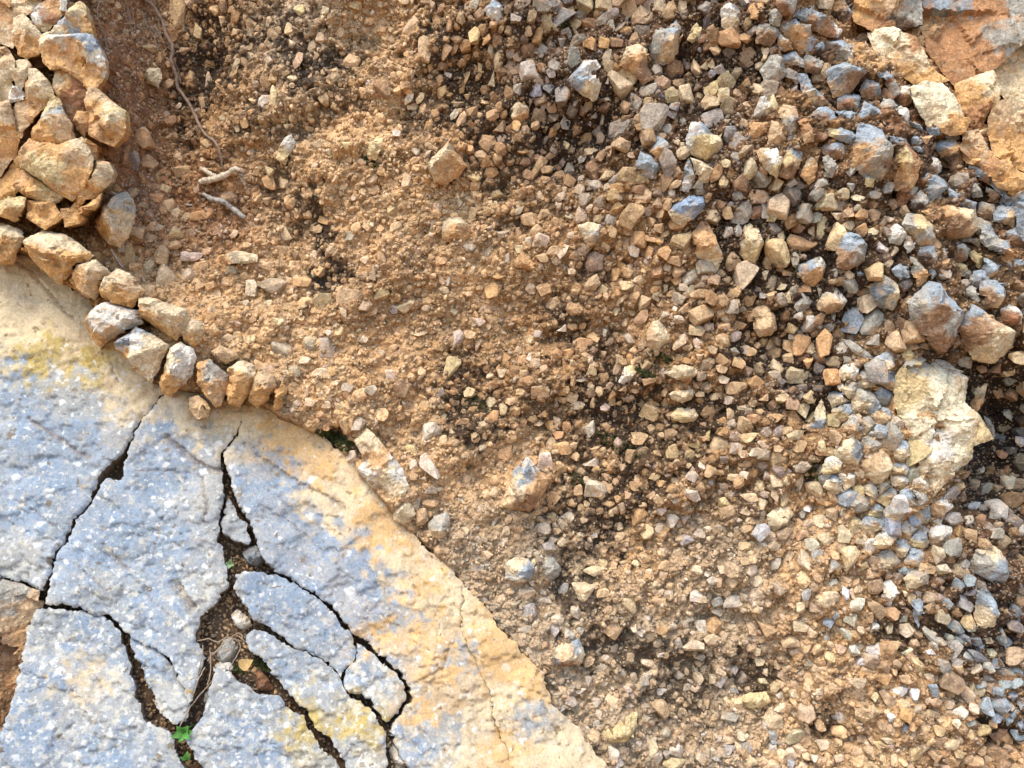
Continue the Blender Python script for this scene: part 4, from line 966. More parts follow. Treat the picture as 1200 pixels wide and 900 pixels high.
proud("yellow tan plate flush with the fine breccia, left of the orange wedge", [(427, 168), (440, 160), (448, 155), (450, 168), (440, 187), (430, 183)], 'y', None, None, .010)
proud("orange tapering stone in brown gravel below centre top", [(602, 306), (612, 292), (622, 300), (632, 318), (618, 315), (604, 312)], 'o')
proud("tall tan stone with a slate tip near the lower right edge", [(1148, 722), (1150, 695), (1160, 690), (1170, 700), (1175, 720), (1172, 738), (1158, 740), (1150, 735)], 't', [(1158, 697, 's'), (1165, 703, 'b'), (1160, 725, 'c')])
proud("pale blocky stone high in the rusty gully left of the root", [(165, 86), (172, 76), (185, 78), (188, 90), (183, 101), (170, 95)], 'c')
proud("tan triangular stone low in the gully beside the root's end", [(201, 182), (206, 175), (219, 186), (215, 191), (203, 191)], 't')
proud("cream finger shaped stone with a blue grey broken tip", [(958, 480), (965, 467), (970, 480), (972, 498), (965, 512), (958, 508), (952, 500)], 'c', [(964, 480, 'c'), (965, 503, 'b')])
proud("orange and cream lump with a rounded crown, between white block and grey stone", [(726, 72), (735, 52), (750, 48), (760, 55), (760, 75), (768, 90), (755, 97), (740, 80)], 'o', [(745, 55, 'c'), (745, 70, 'o'), (755, 85, 'd')])
proud("blue white stone at the top edge above dark brown gravel", [(566, 8), (578, -4), (590, 3), (591, 22), (583, 27), (572, 18)], 'b', [(580, 8, 'b'), (578, 18, 'w')])
proud("honey coloured angular stone right of the dark top centre hollow", [(598, 125), (606, 113), (620, 125), (620, 135), (610, 142), (600, 138)], 'o', [(608, 125, 'c'), (612, 137, 'o')])
proud("two toned stone, white above and rust below, in the dense rubble", [(762, 177), (770, 157), (780, 160), (788, 167), (782, 182), (775, 186)], 'w', [(774, 164, 'b'), (782, 168, 'w'), (774, 180, 'o')])
proud("blue grey wedge below the two toned stone", [(745, 192), (752, 175), (765, 180), (775, 195), (768, 208), (755, 205)], 'b')
proud("narrow pointed blue white stone standing over the slate blue stone", [(798, 222), (803, 195), (808, 184), (816, 200), (815, 212), (808, 224)], 'b', [(806, 200, 'b'), (812, 210, 'w')])
proud("cream fang shaped stone right of the narrow pointed stone", [(810, 183), (825, 187), (838, 197), (832, 212), (822, 212), (815, 196)], 'c')
proud("pale grey oblong stone with a green tinged upper right end at the top edge", [(846, 8), (856, -2), (866, 4), (872, 16), (868, 30), (858, 35), (848, 28)], 'c', [(852, 10, 'w'), (866, 10, 's'), (858, 28, 'c')])
proud("bright yellow stone in a dark crusted pocket below the top edge", [(806, 45), (812, 30), (818, 24), (824, 38), (822, 46), (812, 49)], 'y')

proud("smooth curved bluish ridge at the top edge, right of the dense rubble", [(928, 4), (943, 3), (960, 12), (972, 17), (983, 25), (991, 32), (985, 41), (973, 39), (955, 31), (944, 20), (933, 15)], 'b', [(940, 8, 'b'), (965, 17, 'b'), (985, 30, 'w'), (977, 34, 'r'), (958, 26, 'd')])  # blue patches on these upper right rocks paint in skylight
proud("broad pale grey slab of rock spotted with rust under the curved ridge", [(921, 9), (933, 16), (941, 25), (955, 36), (965, 46), (960, 59), (952, 57), (939, 56), (928, 47), (916, 29)], 'b', [(926, 18, 'b'), (945, 31, 'g'), (952, 50, 'b'), (931, 42, 'o'), (941, 42, 'o'), (961, 52, 'r'), (922, 30, 'w')])
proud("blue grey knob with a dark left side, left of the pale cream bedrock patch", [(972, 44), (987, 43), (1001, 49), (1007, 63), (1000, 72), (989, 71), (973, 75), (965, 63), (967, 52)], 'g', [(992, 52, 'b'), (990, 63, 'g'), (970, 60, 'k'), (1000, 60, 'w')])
proud("ledge of rock tinted bright blue as skylit over a black brown hollow", [(976, 75), (993, 69), (1003, 73), (1016, 80), (1011, 93), (1000, 107), (981, 111), (973, 93), (971, 80)], 'b', [(985, 77, 'b'), (1003, 79, 'b'), (985, 97, 'g'), (1000, 97, 'd'), (978, 104, 'o')], [(978, 81, 1.0), (995, 81, 1.25), (1011, 84, 1.0), (985, 100, .6), (1000, 98, .6)])  # bluish upper patches imitate sky light from above
proud("rounded lavender blue stone with an ochre belly below the cracked cream bedrock", [(1083, 207), (1092, 200), (1101, 203), (1112, 212), (1115, 219), (1108, 226), (1117, 240), (1095, 238), (1087, 219)], 'b', [(1095, 206, 'b'), (1107, 217, 'b'), (1095, 222, 'b'), (1103, 235, 'y')])
proud("bright pale blue little block touching the cracked cream bedrock", [(1088, 147), (1103, 148), (1107, 156), (1093, 160)], 'b')

# further stones of the face with traced outlines: plain parts of the cliff, blue skylight painted on their upper sides
NFACE = [0]
def face(poly, tone, patches=None, height=None):
    NFACE[0] += 1
    P = np.array(poly, float); s = math.sqrt(abs(0.5 * np.sum(P[:, 0] * np.roll(P[:, 1], -1) - np.roll(P[:, 0], -1) * P[:, 1])))
    o = block("stone", poly, None, height or max(0.010, 0.55 * s / PPM), .35, 0.03, tone=tone, patches=patches, seed=600 + NFACE[0], parent=None, step=2.2)
    o.parent = cliff; occupy(poly)
for poly, tone, patches in [
    ([(900, 8), (920, 5), (921, 10), (917, 21), (915, 29), (903, 27)], 'g', None), ([(913, 36), (925, 45), (931, 56), (920, 59), (912, 51)], 'c', [(918, 42, 'w'), (922, 54, 'o')]),
    ([(917, 63), (933, 57), (945, 69), (947, 79), (931, 75), (916, 75)], 'b', [(930, 64, 'b'), (938, 74, 'w')]), ([(936, 85), (947, 83), (955, 101), (963, 107), (976, 120), (984, 130), (966, 126), (950, 119), (943, 107)], 'b', [(943, 92, 'b'), (958, 106, 'b'), (950, 115, 'c'), (968, 121, 'd')]),
    ([(973, -8), (990, -8), (1004, 17), (1000, 31), (987, 24), (973, 15)], 'd', [(996, 12, 'b'), (983, 3, 'o'), (983, 17, 'k'), (998, 26, 'r')]), ([(1028, 72), (1040, 78), (1052, 92), (1058, 108), (1050, 112), (1040, 98), (1028, 85)], 'b', [(1036, 82, 'b'), (1050, 100, 'g'), (1046, 98, 'r')]),
    ([(892, 112), (897, 111), (905, 119), (907, 127), (900, 136), (888, 140), (883, 135)], 'c', [(898, 116, 'w'), (893, 130, 'g'), (902, 130, 'c')]), ([(888, 175), (895, 171), (912, 171), (920, 184), (919, 193), (912, 208), (904, 203), (892, 188)], 'c', [(905, 180, 'w'), (912, 200, 'y'), (893, 180, 't')]),
    ([(920, 180), (923, 163), (933, 168), (945, 175), (941, 187), (932, 207), (925, 209), (913, 205)], 'g', [(930, 175, 'b'), (935, 190, 't'), (922, 200, 'd'), (921, 183, 'y')]), ([(944, 193), (952, 176), (960, 180), (961, 196), (956, 211), (949, 216), (940, 205)], 't', [(955, 180, 'c'), (952, 200, 'o')]),
    ([(965, 183), (972, 180), (987, 196), (977, 207), (968, 206)], 'g', None), ([(989, 196), (1000, 185), (1005, 193), (1005, 201), (997, 207)], 'g', None), ([(937, 140), (947, 136), (955, 151), (956, 164), (944, 167), (940, 153)], 'o', [(947, 148, (TONE['o'] + TONE['r']) / 2), (950, 162, 't')]),
    ([(968, 148), (976, 149), (1000, 151), (1007, 159), (1000, 168), (987, 165), (973, 159)], 'b', [(974, 152, 'y'), (988, 157, 'b'), (1002, 158, 'b')]), ([(981, 129), (1000, 129), (1007, 140), (1004, 143), (987, 136)], 'b', None), ([(1008, 135), (1015, 117), (1032, 124), (1039, 135), (1019, 136), (1008, 144)], 'b', None),
    ([(920, 120), (935, 123), (939, 140), (941, 157), (931, 164), (919, 151), (913, 129)], 'g', [(925, 127, 't'), (930, 145, 'g'), (935, 135, 'd')]), ([(905, 140), (913, 141), (923, 161), (913, 169), (901, 167), (903, 153)], 't', None), ([(880, 141), (904, 141), (901, 152), (888, 164), (878, 159)], 'o', None), ([(1011, 201), (1020, 200), (1031, 208), (1025, 219), (1016, 219)], 'g', [(1018, 205, 's'), (1022, 214, 'y')]),
    ([(1115, 219), (1133, 232), (1147, 237), (1145, 244), (1120, 240), (1115, 227)], 'b', None), ([(1136, 188), (1155, 196), (1165, 205), (1165, 217), (1152, 211), (1139, 203)], 'b', [(1145, 194, 'b'), (1160, 212, 'd')]), ([(1132, 213), (1144, 212), (1151, 221), (1155, 229), (1144, 231), (1131, 221)], 'g', None),
    ([(1157, 217), (1176, 227), (1173, 237), (1160, 236)], 'd', [(1168, 221, 'w'), (1165, 232, 'd')]), ([(1167, 211), (1175, 215), (1181, 227), (1187, 235), (1196, 246), (1176, 240)], 'b', None), ([(1047, 155), (1065, 159), (1072, 173), (1083, 184), (1081, 207), (1071, 223), (1056, 221), (1051, 205), (1055, 187)], 'r', [(1055, 157, 'b'), (1052, 167, 'k'), (1065, 180, 'r'), (1068, 205, 'o'), (1058, 185, 'y'), (1060, 218, 'd')]),
    ([(1066, 158), (1078, 158), (1083, 167), (1072, 170)], 'b', None), ([(1072, 171), (1080, 171), (1084, 179), (1077, 178)], 'b', None), ([(1097, 170), (1103, 164), (1120, 157), (1125, 169), (1133, 187), (1125, 205), (1115, 195), (1104, 179)], 'd', [(1104, 166, 'b'), (1120, 159, 'b'), (1115, 172, 'o'), (1112, 185, 'k'), (1125, 190, 'd')]),
    ([(1064, 140), (1079, 145), (1085, 155), (1075, 152)], 'b', None), ([(1125, 165), (1147, 176), (1155, 181), (1147, 192), (1133, 184)], 'o', None), ([(1167, 251), (1173, 240), (1193, 240), (1197, 248), (1192, 272), (1184, 263), (1168, 259)], 'g', [(1175, 246, 'b'), (1188, 255, 't'), (1192, 244, 'b')]),
    ([(1157, 261), (1164, 261), (1175, 277), (1184, 288), (1197, 299), (1210, 309), (1210, 327), (1191, 320), (1179, 304), (1160, 287), (1152, 279)], 'g', [(1165, 268, 'b'), (1180, 290, 'b'), (1160, 280, 'g'), (1182, 295, 'o'), (1200, 312, 'b')]), ([(1157, 301), (1164, 304), (1177, 315), (1173, 328), (1160, 325), (1156, 315)], 'b', [(1165, 312, 'b'), (1166, 325, 'o')]),
    ([(1153, 328), (1171, 327), (1181, 339), (1184, 347), (1175, 360), (1160, 360), (1151, 339)], 'o', [(1162, 331, 'b'), (1176, 338, 'b'), (1160, 348, 'd'), (1178, 352, 'c')]), ([(1179, 325), (1187, 323), (1208, 332), (1208, 347), (1188, 339)], 'd', None), ([(1084, 245), (1115, 238), (1147, 243), (1151, 267), (1144, 275), (1120, 279), (1107, 273), (1103, 260), (1093, 252)], 'd', [(1110, 245, 'o'), (1135, 260, 't'), (1115, 265, 'd'), (1142, 247, 'c')]),
    ([(1120, 277), (1133, 273), (1151, 283), (1163, 291), (1155, 293), (1141, 284), (1125, 283)], 'g', None), ([(1136, 295), (1144, 292), (1155, 304), (1149, 316), (1139, 303)], 'y', None), ([(1115, 312), (1119, 303), (1133, 309), (1141, 319), (1141, 328), (1120, 320)], 'g', [(1125, 312, 'y'), (1136, 322, 'g')]), ([(1099, 304), (1101, 287), (1109, 287), (1112, 301), (1104, 308)], 'g', None),
    ([(1132, 339), (1141, 333), (1152, 351), (1148, 356), (1133, 345)], 'g', None), ([(1069, 299), (1076, 300), (1088, 315), (1089, 331), (1077, 336), (1071, 320)], 'g', [(1077, 308, 'g'), (1082, 326, 'o')]), ([(1047, 315), (1057, 308), (1068, 317), (1067, 325), (1057, 328), (1051, 323)], 'b', None), ([(1088, 312), (1095, 313), (1100, 320), (1093, 327)], 'b', None),
    ([(1198, 234), (1270, 236), (1270, 300), (1206, 282), (1200, 262)], 'b', None), ([(1042, 268), (1052, 261), (1062, 266), (1066, 275), (1058, 286), (1045, 284)], 'g', [(1055, 268, 'w'), (1050, 280, 'g')]), ([(1062, 274), (1069, 276), (1075, 290), (1066, 296), (1061, 288)], 'w', None),
    ([(1058, 414), (1066, 409), (1073, 414), (1070, 425), (1062, 427)], 'y', None), ([(1128, 412), (1142, 418), (1140, 432), (1128, 430), (1120, 420)], 'g', None), ([(1148, 448), (1160, 450), (1155, 470), (1145, 487), (1135, 482), (1140, 465)], 'o', [(1152, 455, 'c'), (1142, 475, 'o')]), ([(1155, 487), (1162, 492), (1168, 510), (1165, 518), (1158, 505)], 'g', None),
]:
    face(poly, tone, patches)

# connected rock between the bluish ridges of the upper right
def mass(poly, tone, patches, seed, h=.022):
    NFACE[0] += 1
    c = np.mean(poly, 0); x_, z_, d_ = on_cliff(np.array([p[0] for p in poly]), np.array([p[1] for p in poly]))
    o = block("rock_mass", poly, None, h, .5, .05, tone=tone, patches=patches, seed=seed, step=3.0, rough=.004, chip=3.2, base=float(np.median(d_)) - .004)
    o.parent = cliff
    MASS.append(poly)
MASS = []
mass([(1120, 160), (1165, 180), (1200, 205), (1270, 290), (1230, 300), (1190, 250), (1160, 210), (1135, 190)], 'q', [(1140, 175, 'q'), (1180, 205, 'q'), (1170, 215, 'b'), (1200, 250, 'b'), (1220, 270, 'o')], 904)
CRAG = [([(895, -30), (1000, -30), (1014, 40), (1034, 72), (1062, 108), (1085, 150), (1130, 170), (1215, 245), (1225, 420), (1190, 380), (1130, 335), (1085, 300), (1050, 240), (1005, 215), (985, 190), (950, 130), (920, 110), (903, 60)], 25, 'up'),
        ([(985, 425), (1030, 420), (1058, 440), (1068, 500), (1080, 565), (1105, 590), (1105, 650), (1080, 690), (1040, 660), (1000, 610), (975, 540), (978, 470)], 21, 'low')]
under = block("rock_mass", [(-420, 612), (-20, 672), (22, 688), (43, 694), (40, 722), (31, 752), (25, 782), (14, 806), (-5, 800), (-420, 860)], None, .03, .5, .05, tone='t', patches=[(10, 700, 'g'), (25, 720, 't'), (10, 760, 'd'), (25, 760, 'o'), (0, 790, 'd'), (-40, 740, 't')], seed=950, base=float(slab_d(10, 740)) - .035, chip=1.2, rough=.003)
under.parent = cliff

# ------------------------------------------------------------------ the other stones one can tell apart, read off the photograph tile by tile
# tile origin, then "x y length width [tilt] tone" in quarter pixels
TABLE = """
T 110 0
T 0 0
600 95 50 50 d;545 75 40 40 t;545 35 50 40 t;690 215 80 60 t;790 400 60 50 t;545 240 50 90 d;665 640 110 90 -30 t;695 765 70 70 t;975 680 50 60 t;890 630 50 30 t;800 640 80 40 t;875 800 110 50 10 t;1050 565 40 40 c;1145 580 50 50 t;1020 380 40 50 t;1165 150 40 40 c;1010 45 50 60 t;1050 90 50 80 t;950 480 50 60 t;895 360 30 60 t;975 370 35 80 c;1090 455 60 50 d;930 150 40 70 y;835 60 80 150 t;745 270 30 50 o;660 520 50 40 d;630 560 40 60 d;570 740 60 80 d;625 750 60 100 g;840 500 30 30 c;590 160 40 40 t;955 740 30 40 c;1110 600 30 40 c;530 890 60 50 o;780 885 60 40 c;720 880 70 40 t;1090 810 50 40 o;1180 700 40 60 t;480 410 40 50 d;500 350 40 40 d;1110 310 40 60 c;1190 470 40 40 t;1140 230 40 40 c;1180 270 40 50 c;1105 150 50 30 t
T 300 0
210 50 60 60 y;455 25 80 50 y;160 140 60 60 t;370 365 60 80 y;60 285 40 50 c;175 370 50 35 c;200 290 50 70 t;35 490 110 50 65 w;85 480 140 45 75 c;300 675 70 50 c;730 120 120 55 55 t;790 230 60 120 t;855 100 120 55 110 d;985 340 110 40 70 t;1025 165 60 80 y;1105 360 40 90 c;900 350 35 35 w;950 490 50 40 c;890 250 60 80 d;875 425 70 40 40 t;995 450 40 40 t;1055 310 30 60 y;1140 270 120 50 75 c;1015 30 80 70 g;1100 230 30 60 w;830 475 50 60 c;1055 730 60 60 t;1025 830 70 50 y;705 850 50 80 c;60 805 50 50 c;130 860 50 50 c;965 560 80 40 65 t;320 50 50 40 c;50 190 50 50 t;60 100 40 60 t;300 180 40 50 t;80 370 40 40 t;525 390 25 30 w;715 465 50 50 w;660 625 40 35 w;750 710 40 40 w;590 420 80 80 d;935 690 50 40 d;640 180 50 40 t;730 495 60 40 c;770 465 40 50 c;930 540 40 50 w;1080 470 50 40 t;1110 540 60 50 t;1170 800 40 40 t;435 680 60 50 y;500 900 40 30 t;870 40 50 60 d;910 110 40 80 d;960 90 40 60 t;1010 90 40 40 c;1140 590 60 60 t;1050 540 40 30 t;940 185 60 40 d;870 310 60 40 d;930 230 40 60 o;820 20 40 50 t;690 5 50 30 c;640 720 40 40 t;620 640 60 30 t;340 715 40 30 c;400 870 60 40 c;150 590 40 30 c
T 600 0
140 30 90 60 g;20 85 50 40 g;230 90 130 90 b;430 20 80 60 c;540 40 90 100 t;640 20 60 60 c;505 395 130 90 -45 c;545 350 100 80 -35 c;85 340 100 90 w;115 420 60 80 b;240 440 80 100 g;300 480 40 40 g;190 620 60 80 o;115 790 140 50 55 t;640 425 80 70 w;580 480 60 80 w;660 560 130 120 g;640 650 80 80 t;510 680 90 70 t;610 830 80 90 y;535 820 90 80 t;395 800 100 120 d;940 560 130 90 g;815 450 80 90 c;870 320 60 110 c;935 420 70 80 y;990 440 80 90 c;1170 500 80 120 c;1160 310 40 40 c;1160 600 100 80 t;1050 670 70 100 g;1110 790 70 100 c;1160 840 80 80 g;1030 820 70 90 t;1045 740 50 50 g;1190 720 70 90 g;800 720 60 60 c;770 810 50 60 t;690 450 50 50 b;280 790 80 100 g;430 200 50 70 o;440 270 50 70 c;290 270 60 90 g;240 200 50 70 g;150 230 60 80 g;910 40 90 80 g;690 30 70 70 c;800 30 60 60 c;30 260 60 50 t;70 150 50 50 t;120 160 60 90 o;370 120 90 60 o;360 220 60 70 o;530 150 90 60 o;490 200 60 50 d;60 690 70 60 o;110 590 40 40 t;90 650 50 40 t;30 640 60 50 o;250 570 50 70 g;380 540 40 30 g;425 550 25 70 w;365 575 20 35 w;440 460 35 30 c;490 465 35 40 c;445 375 20 40 w;415 650 40 60 t;255 680 30 40 c;375 710 70 30 c;330 740 40 50 g;460 710 40 50 t;580 645 30 40 c;610 600 70 40 o;700 530 40 40 g;745 540 50 50 g;800 570 30 50 g;850 640 50 60 g;770 670 30 30 c;540 560 60 40 d;490 560 40 60 d;330 520 40 50 d;230 520 40 40 d;180 500 60 60 d;900 300 50 60 c;940 300 40 60 c;970 330 60 50 g;560 410 40 40 c;610 370 40 40 b;200 310 60 50 g;180 340 50 50 g;30 420 50 60 g;170 420 50 50 b;1140 60 70 70 o;1190 120 50 60 o;1010 180 120 90 o;1090 180 60 40 o;1190 250 40 60 c;950 240 60 50 t;840 790 80 80 g;870 850 60 80 g;950 820 60 80 o;1000 770 40 40 c;400 870 80 60 g;270 850 60 60 d;370 870 60 50 g;110 740 60 40 d;60 760 50 40 d;80 820 60 50 d;500 880 80 50 o;600 890 80 50 d;720 860 60 90 d;20 590 40 50 o;490 320 40 50 o;340 370 40 30 c;460 120 40 60 g;420 100 60 60 g;760 870 60 40 t;1090 580 50 40 t;1100 500 40 40 t;700 640 40 40 t;560 730 40 30 c;1010 570 40 30 c;1150 420 50 50 c;890 190 40 40 d
T 900 0
180 400 160 80 -55 b;130 370 60 60 g;40 340 60 50 g;20 490 60 90 c;110 560 110 180 g;40 620 80 110 t;30 750 110 160 w;130 740 140 200 g;300 780 90 110 g;390 770 80 110 g;200 790 80 140 t;190 610 60 130 o;480 830 90 60 g;780 600 90 50 b;490 520 110 90 b;360 530 110 60 b;1000 800 120 80 b;960 865 100 70 b;250 860 70 60 g;100 350 60 50 g;60 200 80 60 b;20 140 60 60 g;20 270 50 60 c;570 340 160 70 -50 b;560 450 70 60 d;700 580 70 40 b;630 640 110 40 -35 b;720 700 60 30 b;850 640 80 40 b;690 500 60 60 b;450 420 60 60 o;60 430 60 50 d;230 470 80 90 d;250 640 60 40 d;350 710 60 40 c;660 790 90 130 o;590 760 60 80 d;820 760 70 60 d;860 700 90 90 d;950 590 50 40 c;1010 620 60 30 c;40 870 70 60 c;300 880 80 60 o;400 870 60 60 g;560 880 80 60 g;640 890 60 50 g;740 660 60 50 o;590 560 50 50 g;1130 170 70 90 g;520 620 60 80 g;330 650 40 40 c;150 630 40 60 d
T 0 225
625 195 80 120 75 t;595 300 70 110 y;700 350 140 60 70 c;755 300 70 100 t;780 410 120 160 c;885 390 60 60 w;890 300 110 50 w;825 195 80 70 y;950 110 130 60 o;1000 650 60 80 t;1055 690 90 40 20 c;1030 760 120 80 -30 c;1080 370 50 50 g;1140 390 60 40 t;1180 450 50 80 w;790 60 60 60 t;820 100 60 50 c;740 30 60 50 o;670 70 40 40 t;745 170 50 40 c;1070 30 100 60 t;700 220 80 50 t;960 530 60 80 t;960 840 60 60 t;1150 520 40 30 w;1050 420 60 50 t;870 120 50 40 c;770 250 70 50 d;820 250 60 40 t;620 320 60 50 c;640 480 40 40 t;900 50 60 30 g;700 160 60 50 t;1010 180 60 50 t;1100 200 40 40 c;930 190 40 30 c;1160 250 50 30 t;960 280 60 30 t;1120 450 50 40 t;1000 560 40 40 c;905 570 30 40 c;1110 680 50 50 t;1180 600 50 40 t;1170 690 60 40 c;600 260 40 40 c;560 250 40 70 g
T 300 225
135 195 90 50 -40 c;110 280 100 50 t;60 340 150 70 t;80 445 130 80 g;220 420 80 50 o;130 740 120 120 g;255 710 80 80 g;330 740 80 110 b;315 520 90 80 y;440 500 130 90 t;370 705 40 30 y;545 370 50 90 c;590 320 40 70 t;510 320 40 40 c;640 80 50 50 y;750 170 60 60 o;1020 100 70 60 t;830 150 40 70 g;1140 380 60 60 o;1120 10 80 50 y;1180 310 40 40 w;905 410 35 60 g;950 690 70 80 w;910 820 110 70 60 y;860 720 50 50 t;630 865 70 70 w;770 650 60 50 c;700 530 100 60 35 c;640 550 50 40 b;715 590 50 60 o;585 480 80 50 20 y;840 470 35 70 t;1080 550 80 50 t;1040 610 70 40 w;1080 290 100 30 55 g;1110 460 80 80 o;60 40 50 50 t;555 730 30 30 w;590 755 30 30 w;505 690 40 35 w;660 170 60 60 t;520 160 50 50 t;1000 260 60 50 g;1160 200 60 50 g;880 460 50 30 c;930 560 40 40 c;550 565 40 40 t;860 570 50 40 t;1000 470 40 50 t;390 650 50 60 y;480 650 30 25 c;410 830 40 30 c;340 660 30 30 w;180 840 60 50 g;60 830 60 50 c;40 880 80 60 c;300 850 80 50 c;150 540 50 40 t;100 610 60 40 c;60 520 40 30 c;190 560 40 30 c;230 790 60 40 c;180 300 40 40 k;950 50 40 50 c;880 90 40 30 t;1060 170 50 30 o;720 60 40 40 d;440 210 50 50 g;1150 660 50 40 c;1160 850 60 40 c;1100 860 40 40 c;690 845 25 25 c;540 150 40 40 c;380 110 40 30 t;320 130 50 40 o;460 30 30 30 w;700 120 30 40 d
T 600 225
80 130 90 70 t;200 520 100 60 t;495 830 50 80 t;780 600 50 40 w;885 575 120 80 25 t;780 150 90 60 o;560 110 130 90 60 t;610 20 80 70 t;595 230 80 80 o;570 280 50 60 g;645 285 50 60 o;710 290 60 70 o;690 230 50 40 o;790 230 90 90 y;880 240 60 60 t;915 355 100 70 g;850 400 110 80 g;780 500 60 60 w;830 470 60 60 g;880 480 90 50 t;945 415 60 50 t;775 420 50 40 o;770 320 80 60 t;1085 395 110 130 c;1035 470 80 70 t;1030 540 70 70 g;1150 20 100 70 c;1060 180 40 60 w;1015 190 50 60 w;1190 90 50 80 w;345 40 70 60 g;335 720 90 70 o;370 840 50 70 t;235 635 50 40 w;125 665 45 35 w;550 690 60 35 -40 w;610 715 40 60 t;785 705 90 45 50 c;870 710 40 50 w;885 770 50 50 t;470 620 30 40 w;435 660 30 40 w;1000 635 70 40 t;1060 625 70 40 d;1140 890 80 60 o;280 100 60 60 g;510 350 50 60 o;530 490 40 40 t;780 780 50 40 o;820 790 40 30 o;470 20 60 60 t;690 170 50 50 t;650 140 40 50 t;700 100 40 50 t;30 90 40 40 g;80 230 40 40 w;40 270 60 40 c;140 310 60 40 t;280 375 40 35 c;470 190 40 60 t;540 250 40 70 t;490 390 50 60 o;540 380 50 50 t;300 470 40 30 t;190 280 60 50 t;30 60 50 40 t;490 560 40 40 c;440 490 30 40 t;430 190 40 30 d;510 310 40 40 d;590 330 40 40 d;625 360 40 40 t;680 490 40 50 g;720 450 40 40 c;750 480 50 40 t;800 540 70 50 t;850 510 50 40 t;930 500 60 70 d;980 570 40 40 c;1150 720 30 30 t;1090 740 60 40 g;1040 750 40 40 g;990 880 50 40 c;1110 750 60 40 t;940 740 40 40 t;1060 800 60 50 t;980 830 50 40 t;1190 570 50 40 c;1180 480 50 40 g;1190 390 40 60 c;970 60 60 50 d;1000 100 60 60 t;1140 100 60 60 d;90 770 40 40 w;60 850 50 40 t;180 860 50 40 t;150 830 40 40 t;330 870 60 40 g;370 900 40 40 c;60 650 60 50 c;90 690 60 40 c;430 760 40 30 t;380 530 50 30 k;280 330 40 30 t;590 790 40 40 t;570 800 30 30 t;600 880 30 30 g;740 580 30 30 t;720 575 40 30 w;760 550 30 30 w
T 900 225
50 60 110 140 c;45 290 100 130 y;280 45 100 80 c;345 15 60 60 c;335 110 80 50 c;320 215 120 80 60 y;170 100 80 90 g;160 240 150 80 o;250 150 130 50 80 c;615 190 90 100 g;545 260 80 80 w;670 240 60 80 g;590 270 40 60 c;630 370 90 80 b;675 330 60 60 g;730 370 60 150 g;500 375 70 90 t;385 440 70 70 g;170 510 90 110 g;245 465 30 60 g;100 490 40 60 c;70 445 50 30 c;15 490 60 50 t;470 525 100 90 c;390 605 130 90 55 b;310 590 70 50 25 w;195 615 80 80 w;500 610 160 90 55 g;490 690 60 60 g;260 710 70 130 o;150 720 80 100 o;100 720 60 80 t;110 640 50 50 t;145 860 130 80 c;50 820 80 80 c;500 840 120 120 g;340 730 70 70 w;430 750 200 40 -35 g;650 770 90 80 y;900 150 220 120 d;960 300 100 130 t;900 360 130 90 c;1060 440 130 100 b;1060 340 100 90 b;1150 130 120 150 g;1140 300 120 120 g;1130 570 130 80 t;920 40 130 50 b;820 40 120 90 d;1090 260 150 80 -50 b;860 430 100 80 d;1000 470 90 60 g;950 470 80 50 c;1190 180 40 90 b;1180 230 40 60 b;1040 220 60 100 b;1100 380 50 50 d;1160 420 60 80 o;630 620 70 60 d;680 660 110 110 t;600 700 90 100 t;650 820 80 90 c;570 780 60 90 d;230 600 50 60 d;125 320 40 70 g;90 380 50 30 o;430 110 60 50 o;490 110 60 60 d;560 130 50 30 c;530 140 40 40 g;640 90 40 50 t;580 60 50 60 d;480 60 60 50 d;440 200 60 60 o;490 190 60 40 c;140 170 50 50 d;210 180 40 60 c;60 210 40 60 c;0 220 30 60 c;230 120 60 50 g;420 30 60 30 c;500 15 50 40 g;380 390 40 40 c;320 380 30 40 g;435 385 30 25 b;555 340 50 40 t;490 440 50 50 t;600 430 50 60 o;760 380 60 60 b;820 290 60 70 g;830 340 60 60 o;770 250 80 60 d;990 400 40 40 k;420 820 60 60 t;350 830 80 60 t;370 790 50 40 g;250 790 50 50 d;300 870 80 80 o;100 780 60 50 t;10 720 50 60 t;30 860 60 50 c;190 800 60 60 o;220 660 50 40 d;850 880 70 60 y;620 870 70 50 y;1170 780 80 60 c;1060 820 60 60 d;1000 830 60 40 d
T 300 450
395 105 80 60 c;185 95 50 60 w;255 85 50 40 c;545 100 45 30 45 g;640 100 70 50 o;820 225 100 90 w;715 310 80 50 y;810 390 130 60 -60 w;750 540 40 90 w;1125 505 70 70 c;965 540 35 40 w;1170 320 70 100 o;865 40 50 60 g;1000 40 60 50 y;1100 85 50 50 c;1110 155 60 60 o;1160 120 40 60 c;785 95 50 40 t;480 185 70 70 g;780 620 60 80 t;450 340 50 60 w;540 30 60 50 g;700 390 40 50 c;740 380 40 50 w;740 430 40 40 t;820 500 60 40 g;860 500 40 30 c;940 640 50 30 d;980 690 40 40 c;1040 850 60 50 g;1090 850 40 40 g;1080 800 60 40 t;990 340 30 40 t;870 100 40 30 t;880 150 30 30 c;920 220 40 25 c;920 120 30 25 t;970 130 30 25 t;1060 190 40 30 c;1030 250 40 50 t;1070 240 40 40 t;1060 300 30 30 g;930 270 50 40 t;880 270 40 60 c;330 100 40 40 c;350 60 60 40 c;430 15 60 40 g;230 30 40 50 c;560 180 30 30 w;500 460 40 40 c;1120 640 40 50 g;1170 690 40 50 c;800 700 60 30 t;980 440 60 50 t;820 560 80 40 d
T 600 450
